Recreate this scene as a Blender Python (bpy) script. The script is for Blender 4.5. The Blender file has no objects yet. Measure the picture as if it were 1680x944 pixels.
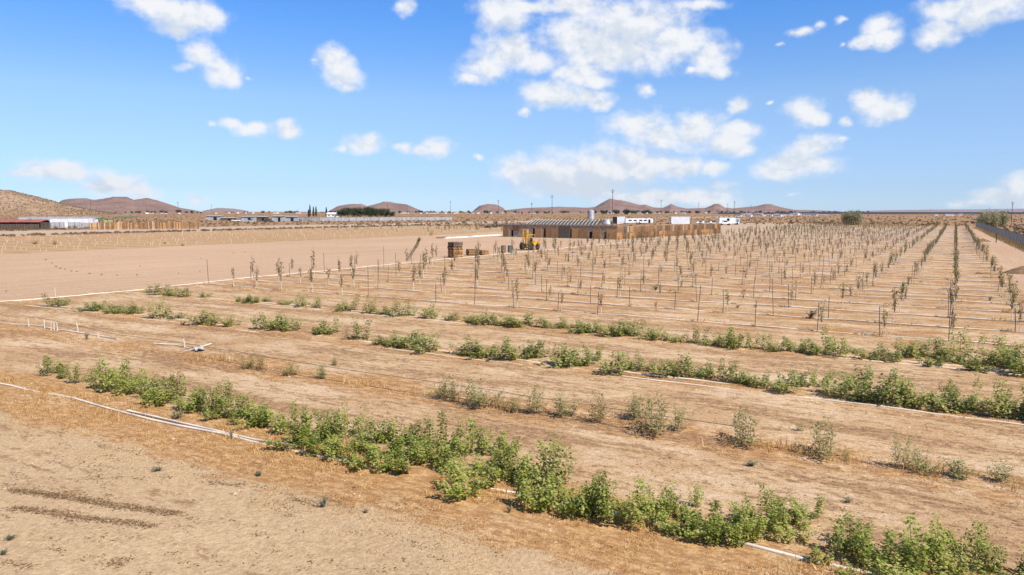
import bpy, math, random
import numpy as np
from mathutils import Vector, Matrix, noise as mnoise

random.seed(7)
SC = bpy.context.scene
COL = SC.collection
PI = math.pi

# ------------------------------------------------------------------ camera
FOC, CX, CY, HOR, HCAM = 1225.0, 840.0, 472.0, 347.0, 5.0      # calibrated from the photograph (1680 px wide)
PITCH = math.atan((CY - HOR) / FOC)
cam = bpy.data.cameras.new("camera")
cam.sensor_width = 36.0
cam.lens = 36.0 * FOC / 1680.0
cam.clip_start = 0.1
cam.clip_end = 30000.0
camo = bpy.data.objects.new("camera", cam)
COL.objects.link(camo)
camo.location = (0, 0, HCAM)
camo.rotation_euler = (PI / 2 - PITCH, 0, 0)
SC.camera = camo

# ------------------------------------------------------------------ exposure, light
SC.view_settings.view_transform = 'Standard'
SC.view_settings.look = 'None'
SC.view_settings.gamma = 1.0
SC.view_settings.use_curve_mapping = False
SC.view_settings.exposure = 0.68
SC.cycles.use_denoising = True
SC.cycles.max_bounces = 6
SC.cycles.diffuse_bounces = 3
SC.cycles.transparent_max_bounces = 6
SC.cycles.volume_bounces = 0
SUN_AZ, SUN_EL = math.radians(136), math.radians(50)            # azimuth clockwise from the view direction
sunv = Vector((math.sin(SUN_AZ) * math.cos(SUN_EL), math.cos(SUN_AZ) * math.cos(SUN_EL), math.sin(SUN_EL)))
sl = bpy.data.lights.new("sun", 'SUN')
sl.energy = 4.2
sl.angle = math.radians(0.53)
sl.color = (1.0, 0.94, 0.84)
suno = bpy.data.objects.new("sun", sl)
COL.objects.link(suno)
suno.location = (0, 0, 300)
suno.rotation_euler = (-sunv).to_track_quat('-Z', 'Y').to_euler()
SKY_STRENGTH = 0.1


# ------------------------------------------------------------------ node helpers
class Nt:
    """A tiny expression builder over a node tree."""
    def __init__(s, nt): s.nt = nt
    def node(s, t, **kw):
        n = s.nt.nodes.new(t)
        for k, v in kw.items(): setattr(n, k, v)
        return n
    def put(s, sock, v):
        if isinstance(v, bpy.types.NodeSocket): s.nt.links.new(v, sock)
        elif v is not None:
            if isinstance(v, (tuple, list)) and len(v) == 3 and sock.type == 'RGBA': v = (*v, 1)
            sock.default_value = v
    def m(s, op, a, b=None, c=None, clamp=False):
        n = s.node('ShaderNodeMath', operation=op); n.use_clamp = clamp
        s.put(n.inputs[0], a); s.put(n.inputs[1], b)
        if c is not None: s.put(n.inputs[2], c)
        return n.outputs[0]
    def add(s, a, b): return s.m('ADD', a, b)
    def sub(s, a, b): return s.m('SUBTRACT', a, b)
    def mul(s, a, b, clamp=False): return s.m('MULTIPLY', a, b, clamp=clamp)
    def ab(s, a): return s.m('ABSOLUTE', a)
    def mx(s, a, b): return s.m('MAXIMUM', a, b)
    def mn(s, a, b): return s.m('MINIMUM', a, b)
    def vm(s, op, a, b=None, out=0):
        n = s.node('ShaderNodeVectorMath', operation=op)
        s.put(n.inputs[0], a)
        if b is not None: s.put(n.inputs[1], b)
        return n.outputs[out]
    def scale(s, a, f):
        n = s.node('ShaderNodeVectorMath', operation='SCALE')
        s.put(n.inputs[0], a); s.put(n.inputs['Scale'], f)
        return n.outputs[0]
    def sm(s, v, a, b, lo=0.0, hi=1.0):
        n = s.node('ShaderNodeMapRange', interpolation_type='SMOOTHSTEP')
        for i, x in enumerate((v, a, b, lo, hi)): s.put(n.inputs[i], x)
        return n.outputs[0]
    def lin(s, v, a, b, lo=0.0, hi=1.0):
        n = s.node('ShaderNodeMapRange'); n.clamp = True
        for i, x in enumerate((v, a, b, lo, hi)): s.put(n.inputs[i], x)
        return n.outputs[0]
    def mix(s, f, a, b, blend='MIX'):
        n = s.node('ShaderNodeMix', data_type='RGBA', blend_type=blend)
        s.put(n.inputs[0], f); s.put(n.inputs[6], a); s.put(n.inputs[7], b)
        return n.outputs[2]
    def noise(s, vec, sc, det=4.0, rough=0.55, dist=0.0):
        n = s.node('ShaderNodeTexNoise')
        if vec is not None: s.put(n.inputs['Vector'], vec)
        n.inputs['Scale'].default_value = sc; n.inputs['Detail'].default_value = det
        n.inputs['Roughness'].default_value = rough; n.inputs['Distortion'].default_value = dist
        return n.outputs[0]
    def xyz(s, x, y, z=0.0):
        n = s.node('ShaderNodeCombineXYZ')
        for i, v in enumerate((x, y, z)): s.put(n.inputs[i], v)
        return n.outputs[0]
    def sep(s, v):
        n = s.node('ShaderNodeSeparateXYZ'); s.put(n.inputs[0], v)
        return n.outputs


def pix_dir(px, py):
    a = (px - CX) / FOC; b = -(py - CY) / FOC
    return Vector((a, math.cos(PITCH) + b * math.sin(PITCH), -math.sin(PITCH) + b * math.cos(PITCH))).normalized()


# ------------------------------------------------------------------ sky: Nishita with cumulus by direction
CLOUDS = [  # x, y, half width, half height, weight (photo pixels, turned into azimuth and elevation)
    (250, 2, 62, 30), (300, 24, 72, 32), (342, 26, 34, 27), (288, 48, 34, 20),
    (328, 92, 34, 22), (362, 116, 40, 26), (384, 126, 22, 18), (306, 108, 30, 14, .6), (415, 130, 10, 6, .6),
    (544, 98, 27, 26), (564, 124, 30, 30), (572, 146, 16, 10), (520, 98, 16, 8, .6),
    (380, 203, 22, 11), (418, 211, 34, 13), (470, 213, 24, 13), (347, 200, 15, 9, .8),
    (598, 237, 35, 18), (606, 228, 18, 14), (558, 244, 22, 9, .6),
    (716, 243, 27, 19), (694, 249, 24, 10), (662, 246, 20, 10, .7), (785, 258, 12, 8, .6),
    (95, 282, 72, 19), (110, 270, 26, 12), (45, 281, 48, 10, .9), (185, 302, 62, 22), (222, 314, 40, 15),
    (322, 328, 34, 12, .75), (664, 10, 20, 16, .9),
    (828, 22, 48, 44), (832, 80, 46, 40), (792, 108, 40, 26), (772, 130, 28, 12, .9), (880, 98, 50, 24), (860, 12, 60, 14),
    (940, 8, 80, 18), (950, 60, 66, 48), (1030, 45, 115, 52), (1010, 88, 105, 40), (1110, 70, 62, 44), (1165, 92, 40, 30),
    (1186, 116, 24, 14), (950, 122, 60, 22), (1136, 116, 14, 8, .8), (1150, 10, 70, 14, .7),
    (905, 154, 54, 25), (962, 160, 42, 20), (986, 170, 22, 12), (860, 181, 12, 9, .8), (980, 134, 40, 16, .9),
    (1060, 148, 20, 14, .7), (1208, 175, 22, 15), (1318, 182, 33, 26), (1340, 196, 24, 12), (1440, 176, 44, 27), (1424, 160, 32, 16),
    (1465, 186, 26, 12), (1388, 203, 13, 9, .9), (1270, 171, 8, 5, .8),
    (1045, 205, 50, 26), (1080, 226, 62, 27), (1140, 215, 58, 32), (1190, 236, 52, 25), (1210, 212, 32, 14), (1222, 246, 26, 14),
    (846, 280, 40, 26), (900, 286, 70, 36), (985, 278, 100, 44), (1040, 272, 72, 30), (1112, 276, 54, 20), (1166, 278, 24, 15),
    (950, 305, 120, 22), (1000, 318, 80, 12, .8),
    (1332, 245, 42, 22), (1310, 264, 68, 26), (1268, 281, 38, 14), (1352, 268, 36, 16), (1376, 232, 18, 8, .7),
    (1085, 326, 130, 15), (1150, 324, 64, 17), (1180, 305, 40, 10, .6),
    (1440, 42, 34, 22), (1418, 66, 30, 12), (1450, 66, 24, 20), (1560, 16, 66, 26), (1625, 2, 80, 32), (1540, 56, 40, 26), (1600, 30, 66, 22),
    (1318, 54, 26, 9, .85), (1346, 43, 14, 9, .8), (1380, 33, 12, 7, .7), (1280, 71, 12, 5, .7), (1378, 70, 8, 8, .8),
    (1640, 322, 54, 14), (1690, 304, 56, 22), (1600, 334, 70, 9, .8), (1720, 330, 110, 18), (1298, 321, 16, 5, .7),
    (-220, 60, 70, 40), (-260, 170, 90, 40), (1850, 120, 110, 50), (2050, 60, 90, 60), (1900, 250, 90, 30), (-220, 300, 120, 22),
    (700, -160, 160, 60), (1150, -260, 220, 80), (200, -240, 150, 60), (1600, -180, 130, 50),
]


def azel(px, py):
    d = pix_dir(px, py)
    return math.atan2(d.x, d.y), math.asin(d.z)


def build_world():
    w = bpy.data.worlds.new("World")
    SC.world = w
    w.use_nodes = True
    nt = w.node_tree
    nt.nodes.clear()
    K = Nt(nt)
    pars = []
    for c in CLOUDS:
        x, y, rx, ry = c[:4]
        a0, e0 = azel(x, y)
        a1, _ = azel(x + rx, y)
        _, e1 = azel(x, y - ry)
        pars.append((a0, e0, abs(a1 - a0) * 1.2, abs(e1 - e0) * 1.2, c[4] if len(c) > 4 else 1.0))

    def field(q, pars=pars):
        """Smooth union of the clouds' ellipses over (azimuth, elevation); each step maps into the next one's own frame."""
        acc = None
        pa, pe, sa, se = 0.0, 0.0, 1.0, 1.0
        for a0, e0, ra, re_, wt in pars:
            n = K.node('ShaderNodeVectorMath', operation='MULTIPLY_ADD')
            K.put(n.inputs[0], q)
            n.inputs[1].default_value = (sa / ra, se / re_, 1)
            n.inputs[2].default_value = ((pa - a0) / ra, (pe - e0) / re_, 0)
            q = n.outputs[0]
            pa, pe, sa, se = a0, e0, ra, re_
            v = K.m('MULTIPLY_ADD', K.vm('LENGTH', q, out='Value'), -1.0, wt)
            acc = v if acc is None else K.m('SMOOTH_MAX', acc, v, 0.18)
        return acc

    tc = K.node('ShaderNodeTexCoord').outputs['Generated']
    d = K.vm('NORMALIZE', tc)
    x, y, z = K.sep(d)
    az = K.m('ARCTAN2', x, y); el = K.m('ARCSINE', z)
    p0 = K.xyz(az, el, 0.0)
    # ragged edges: warp the lookup with noise, then add fractal detail
    n1 = K.noise(p0, 26.0, 3.0, .55); n2 = K.noise(K.vm('ADD', p0, (3.1, 1.7, 0)), 26.0, 3.0, .55)
    warp = K.xyz(K.mul(K.sub(n1, .5), .030), K.mul(K.sub(n2, .5), .022), 0.0)
    p = K.vm('ADD', p0, warp)
    det = K.noise(K.vm('MULTIPLY', p0, (1.0, 1.25, 1.0)), 30.0, 9.0, .57)
    f = field(p)
    body = K.add(f, K.mul(K.sub(det, .5), 1.35))
    alpha = K.sm(body, -0.12, 0.75)
    alpha = K.mul(alpha, K.sm(el, -0.01, 0.01))
    # grey undersides of the thick clouds, and relief from the noise towards the light
    det2 = K.noise(K.vm('MULTIPLY', K.vm('ADD', p0, (0.007, 0.011, 0.0)), (1.0, 1.25, 1.0)), 30.0, 9.0, .62)
    und = field(p, [(*azel(x, y), r / FOC, q / FOC, w) for x, y, r, q, w in ((960, 308, 170, 26, 1.0), (1010, 72, 90, 34, .8), (835, 62, 40, 40, .75), (285, 44, 60, 20, .8), (1690, 335, 90, 20, .9), (1090, 252, 110, 18, .75), (1300, 276, 70, 14, .7), (160, 310, 110, 12, .35), (910, 168, 70, 12, .7), (1590, 40, 60, 20, .7))])
    shade = K.sm(K.add(K.mx(K.mul(K.add(und, .25), .75), 0.0), K.add(K.mul(K.sub(det2, det), 2.6), .22)), 0.0, 0.85)
    lit = (5.85, 5.92, 6.05); dark = (4.45, 4.85, 5.35)
    cc = K.mix(shade, lit, dark)
    sky = K.node('ShaderNodeTexSky', sky_type='NISHITA')
    sky.sun_disc = False
    sky.sun_elevation = SUN_EL
    sky.sun_rotation = SUN_AZ
    sky.altitude = 700.0
    sky.air_density = 0.7
    sky.dust_density = 0.2
    sky.ozone_density = 4.0
    # the photograph's clear, deep blue air: a tone curve over the sky's elevation
    rmp = K.node('ShaderNodeValToRGB'); cr = rmp.color_ramp
    stops = ((0.0, (.70, .80, 1.0)), (.061, (.79, .83, .97)), (.17, (1.02, 1.02, 1.08)), (.272, (1.17, 1.20, 1.20)), (.473, (.74, 1.20, 1.55)), (1.0, (.6, 1.05, 1.4)))
    for i, (pos, c) in enumerate(stops):
        e = cr.elements[i] if i < 2 else cr.elements.new(pos)
        e.position = pos; e.color = (*[x * .44 for x in c], 1)
    K.put(rmp.inputs[0], K.lin(el, 0.0, math.radians(30)))
    skyc = K.mix(1.0, sky.outputs[0], K.scale(rmp.outputs[0], 2.0), 'MULTIPLY')
    colr = K.mix(K.mul(alpha, 0.97), skyc, cc)
    bg = K.node('ShaderNodeBackground')
    bg.inputs[1].default_value = SKY_STRENGTH
    nt.links.new(colr, bg.inputs[0])
    out = K.node('ShaderNodeOutputWorld')
    nt.links.new(bg.outputs[0], out.inputs[0])


build_world()

# ------------------------------------------------------------------ field frame: U along the planted rows, V down the columns
TH = math.atan2(1565.0 - CX, FOC)
UD = Vector((math.cos(TH), -math.sin(TH), 0)); VD = Vector((math.sin(TH), math.cos(TH), 0))


def W(u, v, z=0.0): return UD * u + VD * v + Vector((0, 0, z))


def G(px, py, z=0.0):
    """Where the photo's pixel meets the level z."""
    d = pix_dir(px, py)
    t = (z - HCAM) / d.z
    return Vector((d.x * t, d.y * t, z))


def AT(px, dist, z=0.0):
    """The point at forward distance dist in the photo's column px."""
    return Vector(((px - CX) / FOC * dist / math.cos(PITCH) * 1.0, dist, z))


def uv_of(p): return p.dot(UD), p.dot(VD)


def dist_of(py): return FOC * HCAM / (py - HOR)


def gh(x, y):
    """Ground height: low undulation only."""
    r = math.hypot(x, y)
    k = min(1.0, r / 15.0) * (1.0 if r < 400 else max(0.0, 1 - (r - 400) / 400))
    return 0.05 * k * mnoise.noise(Vector((x * .13, y * .13, 3.3))) + 0.025 * k * mnoise.noise(Vector((x * .6, y * .6, 8.1)))


# ------------------------------------------------------------------ object helpers
class MB:
    """Collects shapes into one mesh."""
    def __init__(s): s.v = []; s.f = []; s.mi = []; s.cur = 0; s.attr = []; s.val = 0.5
    def addv(s, pts):
        b = len(s.v)
        s.v.extend([tuple(p) for p in pts]); s.attr.extend([s.val] * len(pts))
        return b
    def face(s, *idx): s.f.append(tuple(idx)); s.mi.append(s.cur)
    def box(s, c, size, rz=0.0, M=None):
        hx, hy, hz = size[0] / 2, size[1] / 2, size[2] / 2
        R = M if M is not None else Matrix.Rotation(rz, 3, 'Z')
        c = Vector(c)
        b = s.addv([c + R @ Vector((sx * hx, sy * hy, sz * hz)) for sz in (-1, 1) for sy in (-1, 1) for sx in (-1, 1)])
        for q in ((0, 2, 3, 1), (4, 5, 7, 6), (0, 1, 5, 4), (2, 6, 7, 3), (0, 4, 6, 2), (1, 3, 7, 5)):
            s.face(*[b + i for i in q])
    def beam(s, a, b, w, h):
        a = Vector(a); b = Vector(b); d = b - a
        M = d.to_track_quat('X', 'Z').to_matrix()
        s.box((a + b) / 2, (d.length, w, h), M=M)
    def tube(s, pts, rad, n=6, cap=True):
        pts = [Vector(p) for p in pts]
        rads = rad if isinstance(rad, (list, tuple)) else [rad] * len(pts)
        rings = []
        up = Vector((0, 0, 1))
        for i, p in enumerate(pts):
            t = (pts[min(i + 1, len(pts) - 1)] - pts[max(i - 1, 0)])
            if t.length < 1e-9: t = Vector((0, 0, 1))
            t.normalize()
            a = t.cross(up)
            if a.length < 1e-3: a = t.cross(Vector((1, 0, 0)))
            a.normalize(); bb = t.cross(a)
            rings.append(s.addv([p + (a * math.cos(2 * PI * k / n) + bb * math.sin(2 * PI * k / n)) * rads[i] for k in range(n)]))
        for i in range(len(rings) - 1):
            for k in range(n):
                s.face(rings[i] + k, rings[i] + (k + 1) % n, rings[i + 1] + (k + 1) % n, rings[i + 1] + k)
        if cap:
            s.face(*[rings[0] + k for k in range(n)]); s.face(*[rings[-1] + k for k in reversed(range(n))])
    def lathe(s, prof, n=16, c=(0, 0, 0), M=None):
        c = Vector(c); M = M or Matrix.Identity(3)
        rings = [s.addv([c + M @ Vector((r * math.cos(2 * PI * k / n), r * math.sin(2 * PI * k / n), z)) for k in range(n)]) for r, z in prof]
        for i in range(len(rings) - 1):
            for k in range(n):
                s.face(rings[i] + k, rings[i] + (k + 1) % n, rings[i + 1] + (k + 1) % n, rings[i + 1] + k)
        s.face(*[rings[0] + k for k in reversed(range(n))]); s.face(*[rings[-1] + k for k in range(n)])
    def prism(s, prof, x0, x1, M=None, c=(0, 0, 0)):
        """prof: (y, z) polygon, extruded along x."""
        M = M or Matrix.Identity(3); c = Vector(c); n = len(prof)
        a = s.addv([c + M @ Vector((x0, y, z)) for y, z in prof]); b = s.addv([c + M @ Vector((x1, y, z)) for y, z in prof])
        for k in range(n): s.face(a + k, a + (k + 1) % n, b + (k + 1) % n, b + k)
        s.face(*[a + k for k in reversed(range(n))]); s.face(*[b + k for k in range(n)])
    def leaf(s, p, d, up, L, w, droop=.25, fold=.25):
        """One folded, pointed leaf."""
        d = d.normalized(); side = d.cross(up)
        if side.length < 1e-4: side = d.cross(Vector((1, 0, 0.2)))
        side.normalize(); n = side.cross(d)
        m = p + d * (.42 * L); t = p + d * L - n * (droop * L)
        b = s.addv([p, m - side * w + n * fold * w, m, m + side * w + n * fold * w, t])
        s.face(b, b + 2, b + 1); s.face(b + 1, b + 2, b + 4); s.face(b, b + 3, b + 2); s.face(b + 2, b + 3, b + 4)
    def mesh(s, name, mats, smooth=False):
        me = bpy.data.meshes.new(name)
        me.from_pydata(s.v, [], s.f)
        for m in (mats if isinstance(mats, (list, tuple)) else [mats]): me.materials.append(m)
        if any(s.mi): me.polygons.foreach_set('material_index', s.mi)
        if smooth: me.polygons.foreach_set('use_smooth', [True] * len(s.f))
        at = me.attributes.new('rnd', 'FLOAT', 'POINT'); at.data.foreach_set('value', s.attr)
        me.update()
        return me
    def build(s, name, mats, parent=None, smooth=False, loc=None, rz=0.0):
        return place(name, s.mesh(name, mats, smooth), parent, loc, rz)


def place(name, me, parent=None, loc=None, rz=0.0, scale=None):
    o = bpy.data.objects.new(name, me)
    COL.objects.link(o)
    if parent is not None: o.parent = parent
    if loc is not None: o.location = loc
    if rz: o.rotation_euler = (0, 0, rz)
    if scale is not None: o.scale = scale
    return o


def tag(o, label=None, cat=None, group=None, kind=None):
    if label: o['label'] = label
    if cat: o['category'] = cat
    if group: o['group'] = group
    if kind: o['kind'] = kind
    return o


def thing(name, label, cat, loc=(0, 0, 0), rz=0.0, group=None):
    o = bpy.data.objects.new(name, None)
    o.empty_display_size = 0.2
    COL.objects.link(o)
    o.location = loc; o.rotation_euler = (0, 0, rz)
    return tag(o, label, cat, group)


def copy_thing(root, loc, rz=0.0, scale=None, label=None, group=None):
    r = root.copy(); COL.objects.link(r)
    r.location = loc; r.rotation_euler = (0, 0, rz)
    if scale is not None: r.scale = scale
    if label: r['label'] = label
    if group: r['group'] = group
    for ch in list(root.children):
        c = ch.copy(); COL.objects.link(c); c.parent = r
        for gch in list(ch.children):
            d = gch.copy(); COL.objects.link(d); d.parent = c
    return r


ORD = "first second third fourth fifth sixth seventh eighth ninth tenth eleventh twelfth thirteenth fourteenth fifteenth sixteenth seventeenth eighteenth nineteenth twentieth".split()
TENS = {2: "twenty", 3: "thirty", 4: "forty", 5: "fifty", 6: "sixty", 7: "seventy", 8: "eighty", 9: "ninety"}
TENTH = {2: "twentieth", 3: "thirtieth", 4: "fortieth", 5: "fiftieth", 6: "sixtieth", 7: "seventieth", 8: "eightieth", 9: "ninetieth"}


def ordinal(i):
    """i counted from 1, in words."""
    if i <= 20: return ORD[i - 1]
    if i < 100:
        t, r = divmod(i, 10)
        return TENTH[t] if r == 0 else TENS[t] + "-" + ORD[r - 1]
    return "hundred and " + ordinal(i - 100) if i > 100 else "hundredth"


# ------------------------------------------------------------------ materials
def mat(name, colr, rough=.8, var=.25, scale=3.0, col2=None, metal=0.0, bump=0.0, obj_var=0.0, spec=.3, stretch=None):
    m = bpy.data.materials.new(name); m.use_nodes = True
    nt = m.node_tree; nt.nodes.clear(); K = Nt(nt)
    tc = K.node('ShaderNodeTexCoord').outputs['Object']
    if stretch: tc = K.vm('MULTIPLY', tc, stretch)
    n = K.noise(tc, scale, 5.0, .6)
    c2 = col2 or tuple(c * (1 - var) for c in colr)
    c1 = tuple(min(1, c * (1 + var * .6)) for c in colr)
    c = K.mix(K.sm(n, .3, .7), c2, c1)
    if obj_var:
        oi = K.node('ShaderNodeObjectInfo').outputs['Random']
        c = K.mix(1.0, c, K.mix(oi, (1 - obj_var,) * 3, (1 + obj_var * .3,) * 3), 'MULTIPLY')
    b = K.node('ShaderNodeBsdfPrincipled')
    nt.links.new(c, b.inputs['Base Color'])
    b.inputs['Roughness'].default_value = rough; b.inputs['Metallic'].default_value = metal
    b.inputs['Specular IOR Level'].default_value = spec
    if bump:
        bn = K.node('ShaderNodeBump'); bn.inputs['Strength'].default_value = bump; bn.inputs['Distance'].default_value = .03
        nt.links.new(n, bn.inputs['Height']); nt.links.new(bn.outputs[0], b.inputs['Normal'])
    o = K.node('ShaderNodeOutputMaterial'); nt.links.new(b.outputs[0], o.inputs[0])
    return m


def leafmat(name, cols, trans=.3, obj_amt=.5, rough=.55):
    """Leaf colours: cols from darkest to lightest, by leaf and by plant."""
    m = bpy.data.materials.new(name); m.use_nodes = True
    nt = m.node_tree; nt.nodes.clear(); K = Nt(nt)
    at = K.node('ShaderNodeAttribute', attribute_name='rnd').outputs['Fac']
    oi = K.node('ShaderNodeObjectInfo').outputs['Random']
    f = K.add(at, K.mul(K.sub(oi, .5), obj_amt))
    r = K.node('ShaderNodeValToRGB'); cr = r.color_ramp
    n = len(cols)
    cr.elements[0].position = 0; cr.elements[0].color = (*cols[0], 1)
    cr.elements[1].position = 1; cr.elements[1].color = (*cols[-1], 1)
    for i in range(1, n - 1):
        e = cr.elements.new(i / (n - 1)); e.color = (*cols[i], 1)
    nt.links.new(f, r.inputs[0])
    b = K.node('ShaderNodeBsdfPrincipled')
    nt.links.new(r.outputs[0], b.inputs['Base Color'])
    b.inputs['Roughness'].default_value = rough; b.inputs['Specular IOR Level'].default_value = .35
    out = K.node('ShaderNodeOutputMaterial')
    if trans:
        t = K.node('ShaderNodeBsdfTranslucent'); nt.links.new(K.mix(1.0, r.outputs[0], (1.0, 1.1, .5), 'MULTIPLY'), t.inputs[0])
        ms = K.node('ShaderNodeMixShader'); ms.inputs[0].default_value = trans
        nt.links.new(b.outputs[0], ms.inputs[1]); nt.links.new(t.outputs[0], ms.inputs[2]); nt.links.new(ms.outputs[0], out.inputs[0])
    else:
        nt.links.new(b.outputs[0], out.inputs[0])
    return m


M = {}
M['leaf'] = leafmat('green_leaf', [(.12, .115, .025), (.215, .25, .044), (.33, .38, .068), (.47, .51, .13), (.60, .45, .23)], .5)
M['leaf_back'] = leafmat('dusty_green_leaf', [(.12, .12, .035), (.21, .24, .058), (.31, .35, .09), (.44, .45, .16), (.54, .43, .24)], .5)
M['willow'] = leafmat('narrow_leaf', [(.12, .12, .045), (.19, .20, .07), (.27, .27, .10), (.36, .33, .13), (.46, .37, .16)], .35)
M['sapleaf'] = leafmat('sapling_leaf', [(.10, .065, .028), (.15, .11, .048), (.20, .16, .07), (.27, .215, .10), (.36, .26, .14)], .3)
M['sapleaf_green'] = leafmat('fuller_sapling_leaf', [(.08, .072, .028), (.12, .115, .045), (.165, .165, .066), (.225, .21, .09), (.30, .25, .12)], .3)
M['weed'] = leafmat('grey_weed_leaf', [(.09, .10, .06), (.15, .17, .105), (.21, .235, .145), (.30, .30, .20)], .3)
M['dry'] = leafmat('dry_grass_blade', [(.26, .12, .035), (.44, .23, .075), (.56, .32, .12), (.68, .44, .19), (.76, .58, .32)], .3, 0.0, .8)
M['litter'] = leafmat('dry_litter', [(.13, .07, .03), (.20, .115, .05), (.27, .165, .08), (.40, .27, .15)], 0, 0.0, .9)
M['clod'] = leafmat('soil_clod', [(.22, .13, .07), (.36, .22, .13), (.46, .32, .2), (.55, .42, .3)], 0, 0.0, .9)
M['scrub'] = leafmat('desert_scrub_leaf', [(.15, .10, .055), (.18, .125, .07), (.215, .15, .085), (.27, .19, .11)], .15, 0.3, .8)
M['saltbush'] = leafmat('grey_green_leaf', [(.20, .18, .105), (.29, .26, .16), (.37, .335, .215), (.45, .40, .27)], .3, 0.3, .7)
M['tree_green'] = leafmat('tree_leaf', [(.025, .035, .012), (.045, .06, .02), (.07, .09, .03), (.11, .125, .045)], .15, 0.6, .7)
M['cypress'] = leafmat('cypress_leaf', [(.015, .025, .012), (.03, .045, .02), (.05, .065, .03)], .1, 0.3, .7)
M['yucca'] = leafmat('yucca_leaf', [(.30, .20, .11), (.24, .19, .08), (.17, .20, .05), (.27, .28, .09)], .1, 0.2, .6)
M['stem'] = mat('brown_stem', (.24, .16, .10), .85, .3, 8)
M['bark'] = mat('bark', (.12, .085, .055), .9, .4, 6, bump=.4)
M['bark_pale'] = mat('pale_bark', (.27, .19, .12), .9, .4, 8, bump=.4)
M['white_trunk'] = mat('whitewashed_trunk', (.66, .60, .52), .8, .25, 5)
M['pvc'] = mat('white_pipe', (.66, .58, .48), .55, .22, 1.2)
M['pvc_dusty'] = mat('dusty_white_pipe', (.68, .56, .43), .75, .25, .8)
M['stake'] = mat('grey_stake', (.155, .13, .115), .8, .3, 4, obj_var=.35)
M['hose'] = mat('dark_hose', (.11, .08, .06), .6, .3, 4)
M['pallet_new'] = mat('orange_pallet_wood', (.56, .30, .125), .8, .3, 4, obj_var=.3)
M['pallet_old'] = mat('grey_pallet_wood', (.20, .155, .12), .85, .35, 4, obj_var=.4)
M['pallet_brown'] = mat('brown_pallet_wood', (.32, .17, .08), .85, .35, 4, obj_var=.4)
M['lumber'] = mat('pale_lumber', (.50, .42, .33), .7, .2, 2)
M['grey_board'] = mat('weathered_board', (.33, .25, .19), .85, .35, 2.5)
M['dark'] = mat('dark_inside', (.018, .015, .013), .9, .2, 2)  # near-black that paints in the shade of interiors; doors share it
M['yellow'] = mat('yellow_paint', (.74, .38, .035), .45, .25, 3)
M['tyre'] = mat('tyre_rubber', (.035, .033, .032), .85, .3, 8)
M['rim'] = mat('pale_rim', (.5, .49, .46), .5, .25, 6)
M['steel_dark'] = mat('dark_steel', (.07, .065, .06), .6, .3, 5)
M['galv'] = mat('galvanised_steel', (.52, .54, .57), .38, .25, 2, metal=.35)
M['white_paint'] = mat('white_paint', (.78, .78, .77), .5, .12, .8)
M['white_metal'] = mat('white_ribbed_metal', (.74, .76, .79), .45, .12, .6)
M['glass'] = mat('dark_glass', (.02, .025, .03), .1, .1, 1, spec=.6)
M['red_roof'] = mat('red_roof_metal', (.36, .12, .07), .6, .3, .6)
M['green_roof'] = mat('green_shade_cloth', (.10, .15, .07), .8, .3, .6)
M['slat_fence'] = mat('grey_blue_slats', (.37, .385, .40), .6, .3, .4, stretch=(3, 3, .3))
M['slat_dull'] = mat('dull_grey_slats', (.26, .26, .255), .7, .3, .4, stretch=(3, 3, .3))
M['plastic'] = mat('white_plastic_sheet', (.66, .61, .54), .5, .15, 1.2, bump=.5)
M['barrel_grey'] = mat('grey_barrel', (.14, .145, .13), .6, .25, 5)
M['barrel_brown'] = mat('brown_barrel', (.20, .14, .09), .7, .3, 5)
M['soil'] = mat('dark_soil', (.20, .12, .065), .95, .4, 5, bump=.8)
M['house_wall'] = mat('pale_stucco', (.78, .75, .70), .8, .12, .3, obj_var=.2)
M['house_roof'] = mat('house_roof', (.30, .25, .22), .8, .25, .3, obj_var=.6)
M['solar'] = mat('solar_glass', (.012, .019, .042), .6, .2, .1, spec=.15)
M['pole_wood'] = mat('pole_wood', (.075, .06, .05), .85, .3, 2)
M['tarp'] = mat('grey_tarp', (.40, .385, .36), .6, .25, 3)
M['blue'] = mat('blue_window', (.12, .22, .32), .2, .15, 1)


# ------------------------------------------------------------------ ground
ROW_D, ROW_C, ROW_B, ROW_A = 11.0, 16.1, 21.5, 27.9
LINE0, LSP = 33.3, 3.72          # orchard pipes
COL0, CSP = 0.2, 2.445           # orchard columns, leftwards
LOT_L, LOT_R = -95.8, -45.5      # bare lot
FAR_V = 292.0


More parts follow.
